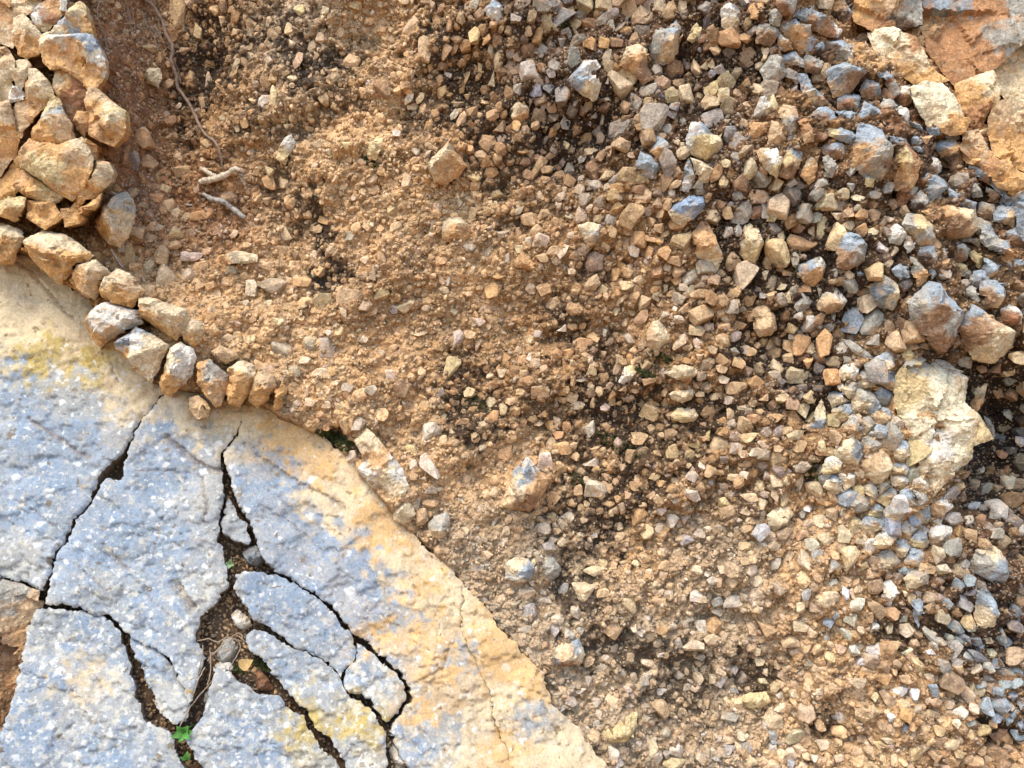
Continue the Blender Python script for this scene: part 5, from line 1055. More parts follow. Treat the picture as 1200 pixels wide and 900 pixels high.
155 365 70 90 w;190 540 80 80 o;130 30 90 70 t;130 165 60 60 t;250 200 60 50 o;140 280 60 50 o;235 300 80 60 o;365 215 80 55 35 w;435 110 50 40 w;390 305 80 50 t;370 360 80 50 w;650 130 90 80 y;1115 250 100 40 10 y;1140 320 70 50 w;1085 325 50 40 c;600 250 80 50 t;540 175 50 60 t;750 320 60 80 y;595 440 50 70 t;850 520 80 50 -35 w;390 490 100 80 w;310 500 40 60 t;600 620 80 80 o;690 590 60 50 w;755 640 60 60 b;815 635 50 50 w;265 630 90 60 20 w;455 600 50 40 c;630 690 60 70 c;995 560 50 60 y;385 880 100 50 c;315 875 50 50 t;425 835 40 40 y;840 435 60 50 w;1060 460 50 60 o;1165 690 80 60 45 b;1090 760 60 50 t;320 790 80 35 -30 o;820 730 70 50 b;890 385 40 40 w;1100 600 80 30 -20 c;860 280 80 50 y;1050 20 100 60 t;1020 75 50 40 w;175 770 60 60 g;485 370 60 40 t;440 430 40 30 t;400 680 30 50 t;410 35 40 50 y;470 45 40 50 o;520 20 40 30 t;500 80 40 40 t;300 100 80 40 c;140 135 60 40 o;90 160 60 40 t;180 190 50 50 o;220 240 50 40 o;280 60 60 50 t;30 90 40 30 c;10 300 30 50 y;295 340 40 40 t;240 490 40 30 t;150 590 40 30 o;590 270 60 30 t;730 425 30 20 w;700 465 50 30 o;770 540 50 40 g;540 520 40 40 t;470 220 40 30 o;430 310 30 30 t;680 330 40 40 t;820 380 40 30 c;910 240 40 50 y;1000 390 40 50 c;930 460 30 30 g;1040 440 60 40 c;1110 530 80 40 c;1170 560 50 50 c;830 590 40 30 t;880 640 30 30 c;960 610 40 30 c;1050 680 40 30 c;1100 680 50 40 t;1150 780 50 70 c;1090 830 50 40 t;990 870 50 40 c;870 870 60 40 c;920 880 40 40 w;760 840 40 30 t;700 800 40 40 t;640 880 40 30 c;580 840 40 30 c;550 780 40 30 t;480 700 40 30 t;380 710 40 30 w;240 740 60 40 c;210 690 40 30 t;290 690 30 30 t;350 560 30 30 t;520 390 40 30 t;1160 130 60 30 t;1180 60 50 40 t;1130 160 60 40 o;990 180 40 50 o;900 190 40 30 t;950 60 50 40 c;880 50 40 30 c;740 150 40 40 t;680 100 40 30 t;570 30 50 30 t
T 900 450
515 180 110 90 b;575 250 120 90 60 g;670 320 120 130 y;670 430 80 90 g;600 460 100 100 c;740 460 90 80 y;565 15 110 60 g;590 100 60 90 o;120 240 70 50 c;140 460 100 50 60 c;225 500 80 90 c;190 560 60 70 w;40 450 60 60 c;285 430 100 60 50 g;370 530 110 90 b;485 490 50 40 c;300 540 50 90 o;450 570 80 160 c;510 610 100 120 g;580 665 90 110 b;680 630 60 90 b;625 780 100 120 b;565 760 60 100 g;660 705 60 50 b;730 770 110 100 b;780 690 70 110 g;610 570 80 100 w;720 590 60 70 b;865 760 80 90 g;870 630 90 60 g;960 820 60 120 g;1025 500 70 70 g;1080 600 100 110 g;1130 460 70 60 g;1150 545 120 80 d;850 510 110 70 50 g;1050 230 60 180 g;980 80 150 70 60 c;1120 140 50 60 g;270 730 90 80 c;185 830 80 110 c;290 840 80 60 40 w;200 750 60 60 w;380 810 100 110 c;480 760 90 80 w;400 660 80 90 c;800 800 60 80 c;30 840 50 60 w;100 800 60 60 c;160 700 70 60 t;70 700 60 60 t;30 600 40 40 c;100 590 40 40 c;90 450 40 50 c;160 120 60 80 c;110 90 60 60 t;40 160 80 40 o;60 60 70 60 t;120 30 60 40 d;330 40 70 60 t;200 60 60 60 t;370 90 90 70 o;200 150 60 60 c;240 290 50 50 c;150 290 70 60 t;240 310 60 50 o;310 250 60 70 t;210 350 60 40 c;300 170 60 60 t;330 200 60 60 g;440 190 60 70 g;480 230 60 60 d;430 220 60 50 g;350 330 40 60 c;400 420 60 40 w;260 400 60 60 g;320 420 60 70 g;350 600 40 60 g;300 610 60 60 t;420 500 50 60 y;440 620 40 80 t;520 520 60 60 g;640 530 50 50 b;580 540 60 70 c;500 680 40 50 g;530 720 50 50 c;350 700 60 80 c;330 760 60 60 t;230 800 60 50 g;240 640 60 60 c;430 730 50 60 c;560 850 60 50 c;440 850 60 60 t;640 870 60 50 b;740 860 80 50 t;690 850 50 50 c;820 870 70 50 c;700 560 60 40 b;720 680 50 40 g;790 640 50 40 g;830 580 60 60 d;910 520 60 60 d;960 570 50 40 b;900 690 60 70 o;950 710 60 60 t;1000 650 60 80 d;920 840 50 50 g;1060 700 70 60 g;1190 700 40 80 g;1150 700 50 60 d;1060 770 70 60 c;1180 270 60 50 g;1170 330 30 40 g;940 640 40 50 g;850 820 40 60 d;680 500 70 50 c;770 490 50 40 c;560 600 40 50 g;30 520 40 60 c;160 600 50 50 g;50 290 60 50 t;90 220 50 40 t;960 360 50 20 c;1100 330 50 40 d;1130 400 50 50 d;860 470 60 40 d;920 420 80 40 d;1190 170 50 60 k;1080 40 60 60 d;1140 50 70 70 d
T 600 675
425 80 60 50 t;545 140 70 80 c;150 120 70 40 w;190 255 60 60 b;80 160 80 70 b;475 255 100 80 t;690 110 50 40 t;640 190 50 35 w;700 250 50 40 o;860 90 60 50 w;830 200 50 40 w;880 230 60 60 w;945 235 80 80 o;850 325 100 55 -10 c;965 165 60 40 w;960 120 50 50 b;1030 120 90 50 25 w;640 415 90 45 -15 c;300 170 50 60 w;870 480 50 60 c;770 815 70 60 w;690 620 90 90 t;1020 730 80 60 50 t;1020 660 90 40 g;760 880 110 60 y;970 500 60 50 w;1190 690 40 60 w;1180 500 50 40 c;1020 810 60 40 b;400 590 60 40 g;570 480 60 30 100 g;540 530 40 30 -40 w;60 250 60 40 g;210 550 50 35 -30 w;620 490 40 60 g;650 800 60 80 c;1100 820 60 60 t;900 740 40 30 w;20 130 60 50 c;100 30 60 40 w;240 60 50 60 b;360 490 40 40 g;430 500 40 30 w;320 535 60 25 w;300 610 40 40 b;230 620 40 30 b;390 690 50 40 g;470 830 70 60 -40 w;500 870 60 50 b;420 880 40 40 g;320 710 40 60 t;720 730 40 40 g;730 830 50 50 b;700 540 60 30 w;700 370 40 25 w;770 310 50 50 g;600 260 40 40 w;420 290 40 40 c;400 350 60 50 g;320 250 40 40 g;270 270 50 40 b;150 320 40 40 d;740 50 40 40 t;660 40 60 40 c;600 30 50 30 c;940 20 50 40 w;890 110 40 40 c;970 30 40 40 t;1140 20 60 50 c;1190 40 30 50 t;1040 30 60 40 t;990 480 50 50 c;1040 440 40 40 w;1040 540 40 40 b;940 480 50 40 c;880 680 40 30 t;910 600 40 40 t;1160 400 50 40 c;1190 450 30 40 c;1120 330 50 50 t;1150 350 40 40 c;970 760 30 30 w;960 860 40 30 b;1100 800 50 40 b;1130 870 50 40 c;1100 890 40 30 t;880 380 50 30 g;780 460 50 40 g;820 520 40 40 g;650 460 50 40 g;480 470 60 30 g;520 460 40 50 g;450 160 40 40 t;590 100 40 30 t
T 900 675
270 100 110 70 30 c;320 180 60 50 b;385 200 70 60 w;940 215 70 80 t;930 130 100 90 g;1160 180 60 90 s;870 230 100 50 -40 s;500 240 60 50 w;495 345 80 60 w;400 350 50 60 w;530 470 80 60 o;610 540 70 50 w;580 660 60 50 w;640 650 60 60 o;680 820 80 80 y;695 620 60 35 c;30 680 100 90 c;125 750 90 80 c;30 520 40 50 c;120 560 40 50 c;20 800 50 50 w;700 410 70 70 y;600 325 60 40 t;760 360 50 40 w;870 340 60 90 g;970 375 110 50 -35 s;960 300 60 40 s;1095 285 90 60 -55 b;1150 370 90 90 t;970 430 60 50 c;1030 480 80 40 -40 g;1110 510 60 50 b;1160 500 60 50 b;1020 610 90 70 -50 b;1090 600 90 80 -40 b;940 740 60 50 t;1000 720 80 60 t;945 690 60 40 g;960 860 90 60 t;820 420 70 70 g;900 510 80 45 60 g;1160 650 60 50 b;1170 740 60 50 b;110 50 60 50 t;175 85 40 60 g;150 230 70 50 c;340 660 80 50 w;230 530 60 50 c;360 270 60 60 w;560 640 40 40 t;420 60 50 50 c;410 130 70 60 w;300 30 50 40 w;150 145 40 50 c;210 140 40 50 c;360 80 40 60 w;280 220 50 40 b;270 290 50 50 g;430 250 40 40 c;470 190 40 50 t;570 240 40 60 c;650 80 40 40 c;670 100 40 60 t;630 200 40 40 g;640 250 60 60 c;760 280 110 35 -50 g;800 300 110 35 -50 c;850 290 60 40 w;780 330 50 30 -40 c;640 360 80 35 30 c;690 320 50 50 t;880 400 50 40 g;820 190 60 60 c;840 130 40 50 b;760 150 40 50 t;890 40 50 70 b;940 20 60 60 b;1040 20 80 60 b;1100 20 60 60 w;950 70 60 40 g;950 240 60 40 g;1180 110 50 60 t;1180 270 40 40 o;1020 300 60 30 c;1040 360 50 40 c;1000 330 50 60 b;930 300 60 35 -40 s;900 310 60 35 -40 s;940 380 60 40 -40 g;1080 410 60 40 s;1120 310 80 50 -50 b;1100 450 70 40 -40 g;1030 430 70 50 -40 g;990 530 60 40 -40 c;1000 510 50 40 b;960 520 40 50 c;980 550 50 40 g;1130 450 60 40 g;1170 440 60 40 b;900 640 60 50 w;960 620 60 50 c;880 690 40 40 c;850 600 50 40 c;790 590 60 40 t;770 530 40 60 b;720 450 40 50 t;750 470 40 40 c;650 480 70 40 t;690 550 50 50 w;640 600 40 40 c;680 690 50 60 o;640 710 40 40 b;760 640 60 40 t;820 680 60 40 t;860 790 60 50 c;890 830 50 40 t;820 830 60 40 o;930 850 60 50 t;1020 860 60 50 t;800 720 50 50 t;760 770 50 40 t;540 700 50 40 t;510 600 50 40 b;490 560 40 40 c;430 500 60 40 c;350 430 50 40 t;290 380 60 50 c;190 400 60 50 c;260 440 60 40 t;230 340 50 50 t;180 330 60 50 t;340 340 50 40 t;430 400 40 40 w;300 510 40 40 t;370 540 50 40 t;90 430 40 40 t;60 560 40 30 w;180 520 40 50 t;230 620 50 40 t;260 790 60 50 c;330 850 40 40 c;130 640 50 40 c;60 610 60 50 c;20 640 50 50 c;20 740 40 40 b;30 780 40 30 b;100 880 60 50 b;60 830 40 40 c;220 850 40 30 w;440 760 50 30 t;520 790 50 40 t;560 770 50 30 c;600 860 60 50 t;540 860 40 40 t;480 890 60 40 t;1080 540 60 40 b;1150 560 60 50 b;1190 600 40 60 b;1060 660 60 50 b;1130 680 50 50 b;1190 690 40 60 b;1100 730 50 40 d;1060 750 60 50 d;1050 690 50 40 o
"""
SHOWN = []
ox = oy = 0
for line in TABLE.strip().splitlines():
    if line.startswith("T "):
        _, ox, oy = line.split(); ox = float(ox); oy = float(oy); continue
    for e in line.split(";"):
        t = e.split()
        v = list(map(float, t[:-1]))
        ang = v[4] if len(v) > 4 else 0.0
        SHOWN.append((ox + v[0] / 4, oy + v[1] / 4, v[2] / 4, v[3] / 4, ang, t[-1]))

# ------------------------------------------------------------------ interlocking pieces: power cells between neighbours
def clip(poly, nx_, ny_, c):
    """keep the side nx*x + ny*y <= c"""
    out = []
    n = len(poly)
    for i in range(n):
        a = poly[i]; b = poly[(i + 1) % n]
        da = nx_ * a[0] + ny_ * a[1] - c; db = nx_ * b[0] + ny_ * b[1] - c
        if da <= 0: out.append(a)
        if (da < 0) != (db < 0) and abs(da - db) > 1e-12:
            t = da / (da - db); out.append((a[0] + (b[0] - a[0]) * t, a[1] + (b[1] - a[1]) * t))
    return out

def cell(x, y, r, ang, asp, nbrs, rg, reach=1.42):
    n = int(rg.integers(6, 9)); a0 = rg.random() * 6.28
    ca, sa = math.cos(R(ang)), math.sin(R(ang))
    poly = []
    for k in range(n):
        a = a0 + 6.2832 * (k + 0.35 * rg.normal()) / n if False else a0 + 6.2832 * k / n + rg.normal() * 0.16
        q = r * reach * (0.86 + 0.2 * rg.random())
        u, v = q * math.cos(a) * asp, q * math.sin(a) / asp
        poly.append((x + u * ca - v * sa, y - (u * sa + v * ca)))
    poly.sort(key=lambda p: math.atan2(p[1] - y, p[0] - x))
    for (bx, by, br) in nbrs:
        dx, dy = bx - x, by - y; L2 = dx * dx + dy * dy
        if L2 < 1e-6: continue
        c = (bx * bx + by * by - x * x - y * y + r * r - br * br) / 2
        if dx * x + dy * y > c: return None
        poly = clip(poly, dx, dy, c)
        if len(poly) < 3: return None
    return poly

_rc = np.random.default_rng(77)
for region, cs, where in CRAG:
    P = np.array(region, float); pts = []
    for gx in np.arange(P[:, 0].min(), P[:, 0].max(), cs):
        for gy in np.arange(P[:, 1].min(), P[:, 1].max(), cs):
            q = (gx + _rc.uniform(-.45, .45) * cs, gy + _rc.uniform(-.45, .45) * cs)
            if poly_dist(np.array([q[0]]), np.array([q[1]]), region)[0] > 0: pts.append(q)
    ok_ = [p for p in pts if min((a - p[0]) ** 2 + (b - p[1]) ** 2 for a, b, c in OCCUPIED) > (cs * 0.36) ** 2]
    for p in ok_:
        nb = [(a, b, cs * 0.5) for a, b in ok_ if (a, b) != p and abs(a - p[0]) < cs * 3 and abs(b - p[1]) < cs * 3]
        nb += [(a, b, cs * 0.28) for a, b, c in OCCUPIED if abs(a - p[0]) < cs * 2 and abs(b - p[1]) < cs * 2]
        poly = cell(p[0], p[1], cs * 0.5, 55 if where == 'up' else 30, 1.18, nb, _rc, 1.6)
        if poly is None: continue
        A = np.array(poly); c = A.mean(0); poly_ = (c + (A - c) * 0.97).tolist()
        if np.ptp(A[:, 0]) < 7 or np.ptp(A[:, 1]) < 7: continue
        top = ['b', 'b', 'g', 'g', 'w'][int(_rc.integers(5))]  # tone of the upper part, mostly blue grey to paint in skylight
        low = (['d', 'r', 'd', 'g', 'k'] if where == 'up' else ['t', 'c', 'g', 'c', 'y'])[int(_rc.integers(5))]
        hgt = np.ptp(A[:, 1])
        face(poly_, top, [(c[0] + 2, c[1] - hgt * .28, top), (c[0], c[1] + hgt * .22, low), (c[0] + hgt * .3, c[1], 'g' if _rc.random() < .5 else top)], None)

TRACED_TEST = [(o_[0], o_[1]) for o_ in OCCUPIED]
_tx = np.array(TRACED_TEST)
SHOWN = [s for s in SHOWN if ((_tx[:, 0] - s[0]) ** 2 + (_tx[:, 1] - s[1]) ** 2).min() > 36]
SHOWN.sort(key=lambda s: -s[2] * s[3])

def tone_jitter(t, r):
    c = TONE[t] * (1 + r.normal() * 0.11)
    return np.clip(c * (1 + r.normal(size=3) * np.array([.03, .02, .06])), 0.02, 0.85)

r_ = np.random.default_rng(5)
STUFF = []            # x, z, d, (sx, sy, sz), rotation, colour, class
placed = 0
sx_, sz_, sd_ = on_cliff([s[0] for s in SHOWN], [s[1] for s in SHOWN])
for i, (px, py, w, h, ang, tone) in enumerate(SHOWN):
    k = persp(sd_[i])
    W, H = w / PPM * k, h / PPM * k
    T = min(W, H) * (0.75 + 0.3 * r_.random())
    if abs(ang) < 1 and abs(w - h) / max(w, h) < 0.25: ang = r_.normal() * 6
    col = tone_jitter(tone, r_)
    bl = (0.42 if tone in 'bsw' else 0.28) * float(sstep(1000, 820, np.array(px)))
    col = col * (1 - bl) + bl * 1.3 * grid_lookup(MGRID, np.array([px]), np.array([py]), 50)[0]      # coated by the earth of the face
    OCCUPIED.append((px, py, 0.5 * math.sqrt(w * h) * 0.86))
    if max(w, h) > 1.6 * min(w, h):
        for q in (-.33, .33):
            L, s = max(w, h), min(w, h); aa = R(ang if w >= h else ang + 90)
            OCCUPIED.append((px + math.cos(aa) * L * q, py - math.sin(aa) * L * q, s * .42))
    if placed < 300 - NFACE[0]:
        me = BIG_ME[int(r_.integers(len(BIG_ME)))]
        o = bpy.data.objects.new("stone", me)
        o.scale = (W * 1.06, T * 1.25, H * 1.06)
        o.rotation_euler = (0, -R(ang), 0)
        sink = -0.12 + 0.14 * float(sstep(560, 900, np.array(px))) + 0.08 * r_.normal()
        o.location = (float(sx_[i]), -float(sd_[i]) - T * sink, float(sz_[i]))
        o.color = (*map(float, col), 1)
        o.parent = cliff
        COL.objects.link(o)
        placed += 1
    else:
        STUFF.append((float(sx_[i]), float(sz_[i]), float(sd_[i]) + T * (-0.14 + 0.14 * float(sstep(560, 900, np.array(px))) + 0.08 * r_.normal()), W * 1.06, T * 1.25, H * 1.06, R(ang), col, 1))

# ------------------------------------------------------------------ smaller stones that fill the face
CELL = 12.0
hashg = {}
def put(x, y, rad):
    hashg.setdefault((int(x // CELL), int(y // CELL)), []).append((x, y, rad))
for o in OCCUPIED: put(*o)
def free(x, y, rad, reach, slack):
    n = int(math.ceil((rad + reach) / CELL)); cx, cy = int(x // CELL), int(y // CELL)
    for i in range(cx - n, cx + n + 1):
        for j in range(cy - n, cy + n + 1):
            for (a, b, c) in hashg.get((i, j), ()):
                if (a - x) ** 2 + (b - y) ** 2 < ((rad + c) * slack) ** 2: return False
    return True

NCAND = 30000
cx_ = r_.uniform(-260, 1460, NCAND); cy_ = r_.uniform(-200, 1080, NCAND)
keep = (poly_dist(cx_, cy_, SLAB) < -3)
cx_, cy_ = cx_[keep], cy_[keep]
msz = grid_lookup(SIZE, cx_, cy_, 50); mb = grid_lookup(BLUE, cx_, cy_, 50); mden = grid_lookup(DENS, cx_, cy_, 50)
clump = fbm(cx_ / 70, cy_ / 70, 301, 3)
diam = np.clip(msz * np.exp(r_.normal(size=len(cx_)) * 0.36) * 0.92, 3.5, 27)
ok = r_.random(len(cx_)) < np.clip(mden * 1.1 + clump * 0.5 - 0.15 * crust_at(cx_, cy_), 0.05, 1)
red = (cx_ > 1010) & (cy_ < 200) & (cx_ + cy_ * -1.2 > 985)      # the bare rusty bedrock carries few stones
inmass = np.zeros(len(cx_), bool)
for p_ in MASS: inmass |= poly_dist(cx_, cy_, p_) > -1
ok &= ~(inmass & (r_.random(len(cx_)) < 0.5))
ok &= ~(red & (r_.random(len(cx_)) < 0.85))
order = np.argsort(-diam)
acc = []
for i in order:
    if not ok[i]: continue
    x, y, dd_ = cx_[i], cy_[i], diam[i]
    if free(x, y, dd_ / 2, 14, 0.70):
        put(x, y, dd_ / 2); acc.append(i)
acc = np.array(acc)
fx, fz, fd = on_cliff(cx_[acc], cy_[acc])
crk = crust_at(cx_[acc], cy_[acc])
FITTED = []
# stones in the upper right lean with the bedding, those at the lower right dip the other way
for j, i in enumerate(acc):
    x, y, dia = cx_[i], cy_[i], diam[i]
    k = persp(fd[j]); s = dia / PPM * k
    asp = min(1.42, math.exp(abs(r_.normal()) * 0.27))
    if y < 330 and x > 480: ang = 58 + r_.normal() * 28
    elif y > 640 and x > 940: ang = -42 + r_.normal() * 26
    elif x < 420 and y < 320: ang = 72 + r_.normal() * 30
    else: ang = r_.normal() * 40
    u = r_.random()
    if u < mb[i] * (0.6 if y > 620 else 0.9): tone = r_.choice(['b', 'g', 'g', 's', 'w'])
    else:
        right_ = x > 620
        tone = r_.choice(['c', 't', 'g', 't', 'c', 'g', 'w']) if (right_ and y > 600) else r_.choice(['c', 'c', 't', 'c', 'o', 'w', 'g', 't', 'c', 't']) if right_ else r_.choice(['t', 't', 'o', 'c', 't', 'd', 'o', 'g'])
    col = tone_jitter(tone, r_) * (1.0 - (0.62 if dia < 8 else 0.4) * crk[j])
    # stones take some of the colour of the earth they lie in
    bl = 0.62 - 0.22 * float(sstep(520, 900, np.array(x))) * float(sstep(720, 560, np.array(y)))
    col = col * (1 - bl) + bl * grid_lookup(MGRID, np.array([x]), np.array([y]), 50)[0] * 1.35
    T = s * (0.7 + 0.35 * r_.random())
    proudness = -0.24 + 0.22 * r_.random() + 0.08 * float(sstep(560, 900, np.array(x))) + (0.10 if (y < 260 and x > 260) else 0)
    if r_.random() < 0.22:
        STUFF.append((float(fx[j]), float(fz[j]), float(fd[j]) + T * proudness, s * asp, T * 1.2, s / asp, R(ang), col, 1 if dia > 8.5 else 2))
    else:
        rr = dia / 2; n_ = int(math.ceil((rr + 16) / CELL)); gx0, gy0 = int(x // CELL), int(y // CELL); nb = []
        for a_ in range(gx0 - n_, gx0 + n_ + 1):
            for b_ in range(gy0 - n_, gy0 + n_ + 1):
                for (bx, by, br) in hashg.get((a_, b_), ()):
                    if (bx != x or by != y) and abs(bx - x) < rr * 1.6 + br * 1.5 and abs(by - y) < rr * 1.6 + br * 1.5: nb.append((bx, by, br))
        poly = cell(x, y, rr, ang, min(asp, 1.25), nb, r_, 1.36)
        if poly is not None and len(poly) >= 4: FITTED.append((np.array(poly), (x, y), float(fx[j]), float(fz[j]), float(fd[j]), k, T, proudness, col))

# gravel and grit
NG = 60000
gx_ = r_.uniform(-150, 1350, NG); gy_ = r_.uniform(-120, 1020, NG)
sdist = poly_dist(gx_, gy_, SLAB)
ming = np.zeros(NG, bool)
for p_ in MASS: ming |= poly_dist(gx_, gy_, p_) > -1
gully = (poly_dist(gx_, gy_, [(225, 690), (262, 640), (300, 640), (300, 740), (320, 790), (250, 800), (235, 850), (250, 920), (190, 930), (140, 760)]) > 0) | (r_.random(NG) < 0.35)
keep = (sdist < -2) | ((sdist >= -2) & (sdist < 7) & (gx_ > 300) & (r_.random(NG) < 0.10)) | ((sdist > 0) & gully & (gx_ > 40))
keep &= ~ming & ~((gx_ > 1040) & (gy_ < 190) & (gx_ - 1.1 * gy_ > 1000))
gx_, gy_ = gx_[keep], gy_[keep]
_g = crust_at(gx_, gy_); _k = ~((_g > .5) & (r_.random(len(gx_)) < .6)); gx_, gy_ = gx_[_k], gy_[_k]; sdist = sdist[keep][_k]; keep = np.ones(len(gx_), bool)
gxx, gzz, gdd = on_cliff(gx_, gy_)
lap = (sdist[keep] > -2) & (sdist[keep] < 7) & (gx_ > 300)
if lap.any():
    gdd = np.where(lap, slab_d(gx_, gy_) - .002, gdd); lx_, lz_ = to_wall(gx_, gy_, gdd); gxx = np.where(lap, lx_, gxx); gzz = np.where(lap, lz_, gzz)
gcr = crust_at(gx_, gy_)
gm_ = grid_lookup(MGRID, gx_, gy_, 50)
gs = np.clip(r_.lognormal(math.log(2.9), 0.4, len(gx_)), 1.6, 6.5)
gb = grid_lookup(BLUE, gx_, gy_, 50)
tk = list(TONE.keys())
GRAVEL = []
for j in range(len(gx_)):
    tone = ('g' if r_.random() < .5 else 'b') if r_.random() < gb[j] * 0.8 else "cttwgcto"[int(r_.integers(8))]
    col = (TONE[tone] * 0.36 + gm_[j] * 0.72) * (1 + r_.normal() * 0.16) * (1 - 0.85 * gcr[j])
    s = gs[j] / PPM
    GRAVEL.append((float(gxx[j]), float(gzz[j]), float(gdd[j]) + s * (0.05 + .25 * r_.random()), s * 1.25, s, s * 0.9, r_.random() * 6.28, col, 3))

def merge(name, items, parent, mat):
    LIB = {1: MED, 2: SMALL, 3: TINY}
    Vs, Fs, Cs, Sm = [], [], [], []
    off = 0
    for (x, z, d, sx, sy, sz, a, col, cl) in items:
        V, F = LIB[cl][int(r_.integers(len(LIB[cl])))]
        q = V * np.array([sx, sy, sz]) * np.array([1 if r_.random() < .5 else 1, 1, 1])
        ca, sa = math.cos(a), math.sin(a)
        X = q[:, 0] * ca - q[:, 2] * sa + x; Z = q[:, 0] * sa + q[:, 2] * ca + z
        Vs.append(np.stack([X, q[:, 1] - d, Z], 1)); Fs.append(F + off); off += len(V); Sm.append(np.full(len(F), cl != 1, dtype=bool))
        Cs.append(np.repeat(col[None], len(V), 0))
    o = link(name, np_mesh(name, np.concatenate(Vs), np.concatenate(Fs), np.concatenate(Cs), flags=np.concatenate(Sm)), mat, parent)
    o["kind"] = "stuff"
    return o
merge("small_stones", STUFF, cliff, M_STONE)
FV, FF_, FC = [], [], []; off = 0
for (P, c, x, z, d, k, T, pr, col) in FITTED:
    keepv = [0]
    for i in range(1, len(P)):
        if np.hypot(*(P[i] - P[keepv[-1]])) > 1.0: keepv.append(i)
    P = P[keepv]; n = len(P)
    if n < 4: continue
    q = P - np.array(c); q = q * 0.955
    X = q[:, 0] / PPM * k; Z = -q[:, 1] / PPM * k
    s = math.sqrt(max(1e-9, abs(0.5 * np.sum(X * np.roll(Z, -1) - np.roll(X, -1) * Z))))
    top = T * (0.30 + pr * 1.1); tilt = r_.normal(size=2) * 0.28
    h1 = top - T * 0.30 + r_.normal(size=n) * T * 0.05
    m = 0.50 + 0.22 * r_.random(n); ox_, oz_ = r_.normal(size=2) * s * 0.10
    X2 = X * m + ox_; Z2 = Z * m + oz_
    h2 = top + X2 * tilt[0] + Z2 * (tilt[1] + 0.12) + r_.normal(size=n) * T * 0.03
    V = np.concatenate([np.stack([X * 1.03, np.full(n, T * 0.7), Z * 1.03], 1), np.stack([X, -h1, Z], 1), np.stack([X2, -h2, Z2], 1), [[ox_, -(h2.mean() + T * 0.05), oz_]]])
    V = V + np.array([x, -d, z])
    F = []
    for i in range(n):
        j2 = (i + 1) % n
        for lv in (0, 1):
            a, b, a2, b2 = lv * n + i, lv * n + j2, lv * n + n + i, lv * n + n + j2
            F.append([a, b2, b]); F.append([a, a2, b2])
        F.append([2 * n + i, 3 * n, 2 * n + j2])
    FV.append(V); FF_.append(np.array(F) + off); off += len(V); FC.append(np.repeat(col[None], len(V), 0))
me_ = np_mesh("bedded_stones", np.concatenate(FV), np.concatenate(FF_), np.concatenate(FC))
_b = bmesh.new(); _b.from_mesh(me_); bmesh.ops.recalc_face_normals(_b, faces=_b.faces); _b.to_mesh(me_); _b.free()
link("bedded_stones", me_, M_STONE, cliff)["kind"] = "stuff"
print("fitted", len(FITTED))
merge("gravel", GRAVEL, cliff, M_STONE)

# ------------------------------------------------------------------ rubble lying in the slab's central gap
def rubble(label, poly, tone, d_off, h, seed, patches=None, cat="stone"):
    P = np.array(poly, float); c = P.mean(0)
    o = block("stone", poly, None, h, .3, 0.02, tone=tone, patches=patches, seed=seed, base=float(slab_d(c[0], c[1])) + d_off)
    tag(o, label, cat); return o
rubble("rounded grey stone stuck at the top of the slab's central gap", [(281, 650), (288, 643), (300, 642), (309, 648), (309, 660), (300, 666), (287, 664)], 's', -.024, .03, 401)
rubble("pale elongated stone lodged in the upper part of the slab's central gap", [(268, 722), (276, 716), (288, 725), (293, 735), (284, 742), (272, 735)], 'w', -.03, .022, 402)
rubble("grey wedge stone between dry stems in the slab's central gap", [(249, 770), (258, 753), (268, 750), (276, 762), (270, 780), (255, 784)], 'g', -.032, .024, 403)
rubble("red brown lump beside the mossy crack in the slab", [(296, 791), (303, 786), (312, 798), (317, 810), (308, 815), (298, 808)], 'r', -.03, .024, 404)
rubble("grey cobble jammed in the crack at the photo's lower edge", [(454, 884), (460, 874), (472, 876), (480, 886), (480, 900), (470, 912), (456, 906)], 'g', -.03, .026, 405, [(465, 880, 'w'), (468, 900, 'g')])
rubble("small white chip low in the slab's central gap above the seedling", [(238, 815), (242, 811), (245, 815), (243, 826), (239, 828)], 'w', -.026, .01, 406)
rubble("flat pale stone bridging the gap under the dry stems", [(248, 782), (256, 778), (268, 778), (273, 786), (262, 793), (252, 790)], 'w', -.022, .016, 407)
rubble("brown soil caked stone right of the slab's central gap", [(283, 700), (290, 694), (298, 712), (308, 730), (300, 737), (290, 724)], 'd', -.03, .018, 408)

